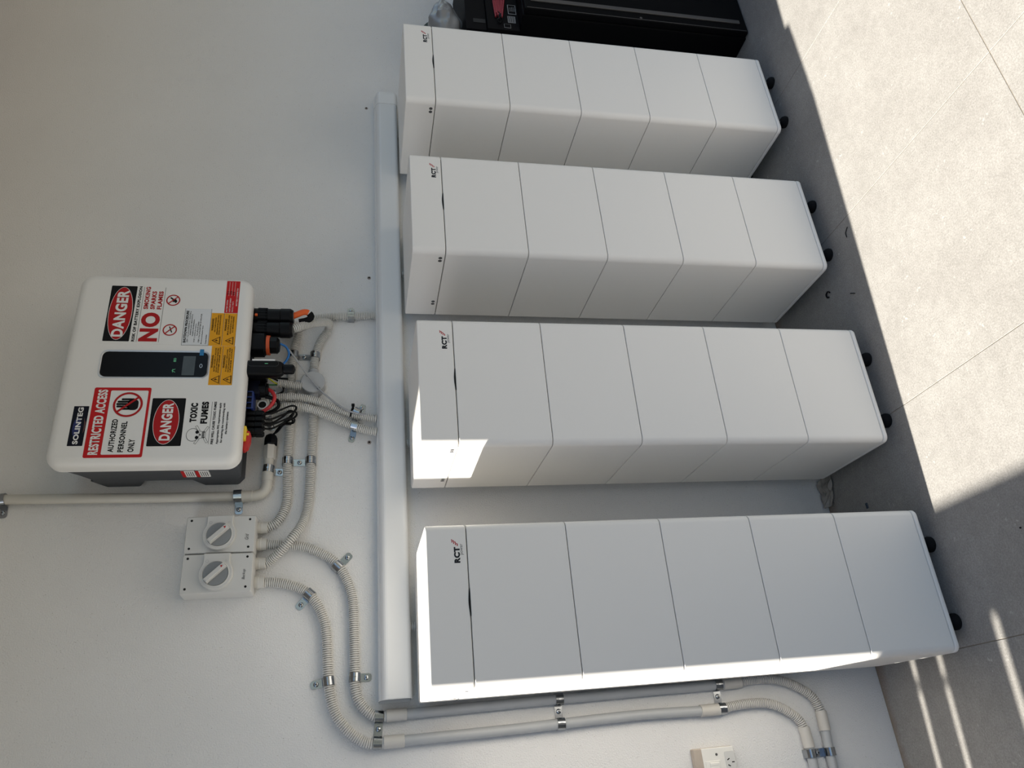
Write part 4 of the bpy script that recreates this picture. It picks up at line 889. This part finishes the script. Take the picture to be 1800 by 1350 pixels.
# crumpled grey bag
def blob(mb, c, ax, n=28, m=16, fn=None):
    rings = []
    for i in range(1, m):
        th = PI * i / m; ring = []
        for k in range(n):
            ph = 2*PI*k/n; d = Vector((math.sin(th)*math.cos(ph), math.sin(th)*math.sin(ph), math.cos(th)))
            r = fn(d) if fn else 1.0
            ring.append((c[0] + ax[0]*d.x*r, c[1] + ax[1]*d.y*r, c[2] + ax[2]*d.z*r))
        rings.append(ring)
    return mb.loops(rings)
from mathutils import noise as mn
def crumple(d):
    ph = math.atan2(d.z, -d.y)
    t = (d.x + 1) / 2                                      # 0 at the bag's bottom, 1 at its tied neck
    f = 1.0 - 0.62 * max(0.0, t - 0.45) / 0.55
    f *= 1.0 - 0.20 * abs(math.sin(2.5 * ph + 2.2 * mn.noise(d * 1.6))) * (0.35 + 0.65 * t)
    f *= 1.0 + 0.16 * mn.noise(d * 2.3 + Vector((4, 0, 1)))
    return min(f, 1.0)
def bag_shape(mb, c, ax, n=56, m=30):
    rings = []
    for i in range(1, m):
        u = -1 + 2 * i / m; rr = math.sqrt(max(0.02, 1 - abs(u) ** 3.2)); ring = []
        for k in range(n):
            ph = 2*PI*k/n; d = Vector((u, -math.cos(ph) * rr, math.sin(ph) * rr)); f = crumple(d)
            ring.append((c[0] + ax[0]*u, c[1] + ax[1]*d.y*f, c[2] + ax[2]*(d.z*f - 0.0)))
        rings.append(ring)
    return mb.loops(rings)
mb = MB(); bag_shape(mb, (2.290, -0.180, 1.114), (0.125, 0.062, 0.066))
tag(mb.build('plastic_bag', 'bag_grey', None, org=(2.290, -0.180, 1.047), smooth=50), 'crumpled grey plastic bag on top of the black cartons', 'bag')
mb = MB(); blob(mb, (2.345, -0.062, 1.122), (0.095, 0.048, 0.070), 24, 14, lambda d: 1.0 + 0.1*mn.noise(d*2.5))
tag(mb.build('dark_sack', 'bag_green', None, org=(2.365, -0.125, 1.046), smooth=50), 'dark green sack behind the grey plastic bag', 'bag')

# ------------------------------------------------------------------ bits on the floor
mb = MB(); mb.tube(spline([(1.046, -0.300, 0.003), (1.050, -0.292, 0.003), (1.060, -0.292, 0.003), (1.064, -0.302, 0.003), (1.056, -0.310, 0.003)], 0.002)[0], 0.0022, 6)
tag(mb.build('cable_tie_offcut', 'black_plastic', None, org=(1.055, -0.30, 0)), 'small black hook-shaped offcut on the floor by the third tower', 'offcut')
mb = MB(); mb.tube([(0.988, -0.406, 0.0015), (1.000, -0.388, 0.0015)], 0.0012, 6)
tag(mb.build('wire_offcut', 'black_plastic', None, org=(0.994, -0.397, 0)), 'thin dark wire offcut lying near the sunlight edge', 'offcut')
mb = MB(); mb.tube(spline([(1.157, -0.450, 0.0015), (1.172, -0.452, 0.0015), (1.183, -0.466, 0.0015)], 0.003)[0], 0.0012, 6)
tag(mb.build('wire_offcut', 'black_plastic', None, org=(1.17, -0.458, 0)), 'short curved dark offcut on the floor in front of the third tower', 'offcut')
mb = MB(); mb.box(0.414, 0.430, -0.179, -0.171, 0.0, 0.003, 0.001)
tag(mb.build('plastic_sliver', 'debris_blue', None, org=(0.422, -0.175, 0)), 'dark blue sliver of plastic on the floor between the first two towers', 'offcut')
mb = MB(); mb.lathe((0.219, -0.634, 0), (0, 0, 1), [(0, 0.0022), (0.002, 0.0018)], 8)
tag(mb.build('pebble', 'slot_black', None, org=(0.219, -0.634, 0)), 'tiny black speck on the shaded floor by the sun edge', 'pebble')
mb = MB()
nx, ny = 9, 7; g = []
for i in range(nx):
    for j in range(ny):
        u, v = i/(nx-1), j/(ny-1)
        x = 0.470 + 0.085*u; y = -0.006 - 0.062*v*(0.5 + 0.5*u)
        g.append(mb.bm.verts.new((x, y, 0.003 + 0.018*abs(mn.noise(Vector((u*3, v*3, 1.7)))) + 0.010*(1-v))))
for i in range(nx-1):
    for j in range(ny-1): mb.bm.faces.new((g[i*ny+j], g[(i+1)*ny+j], g[(i+1)*ny+j+1], g[i*ny+j+1]))
tag(mb.build('plastic_wrap', 'plastic_scrap', None, org=(0.51, -0.03, 0)), 'scrap of dull plastic wrap at the wall foot behind the second tower', 'plastic scrap')
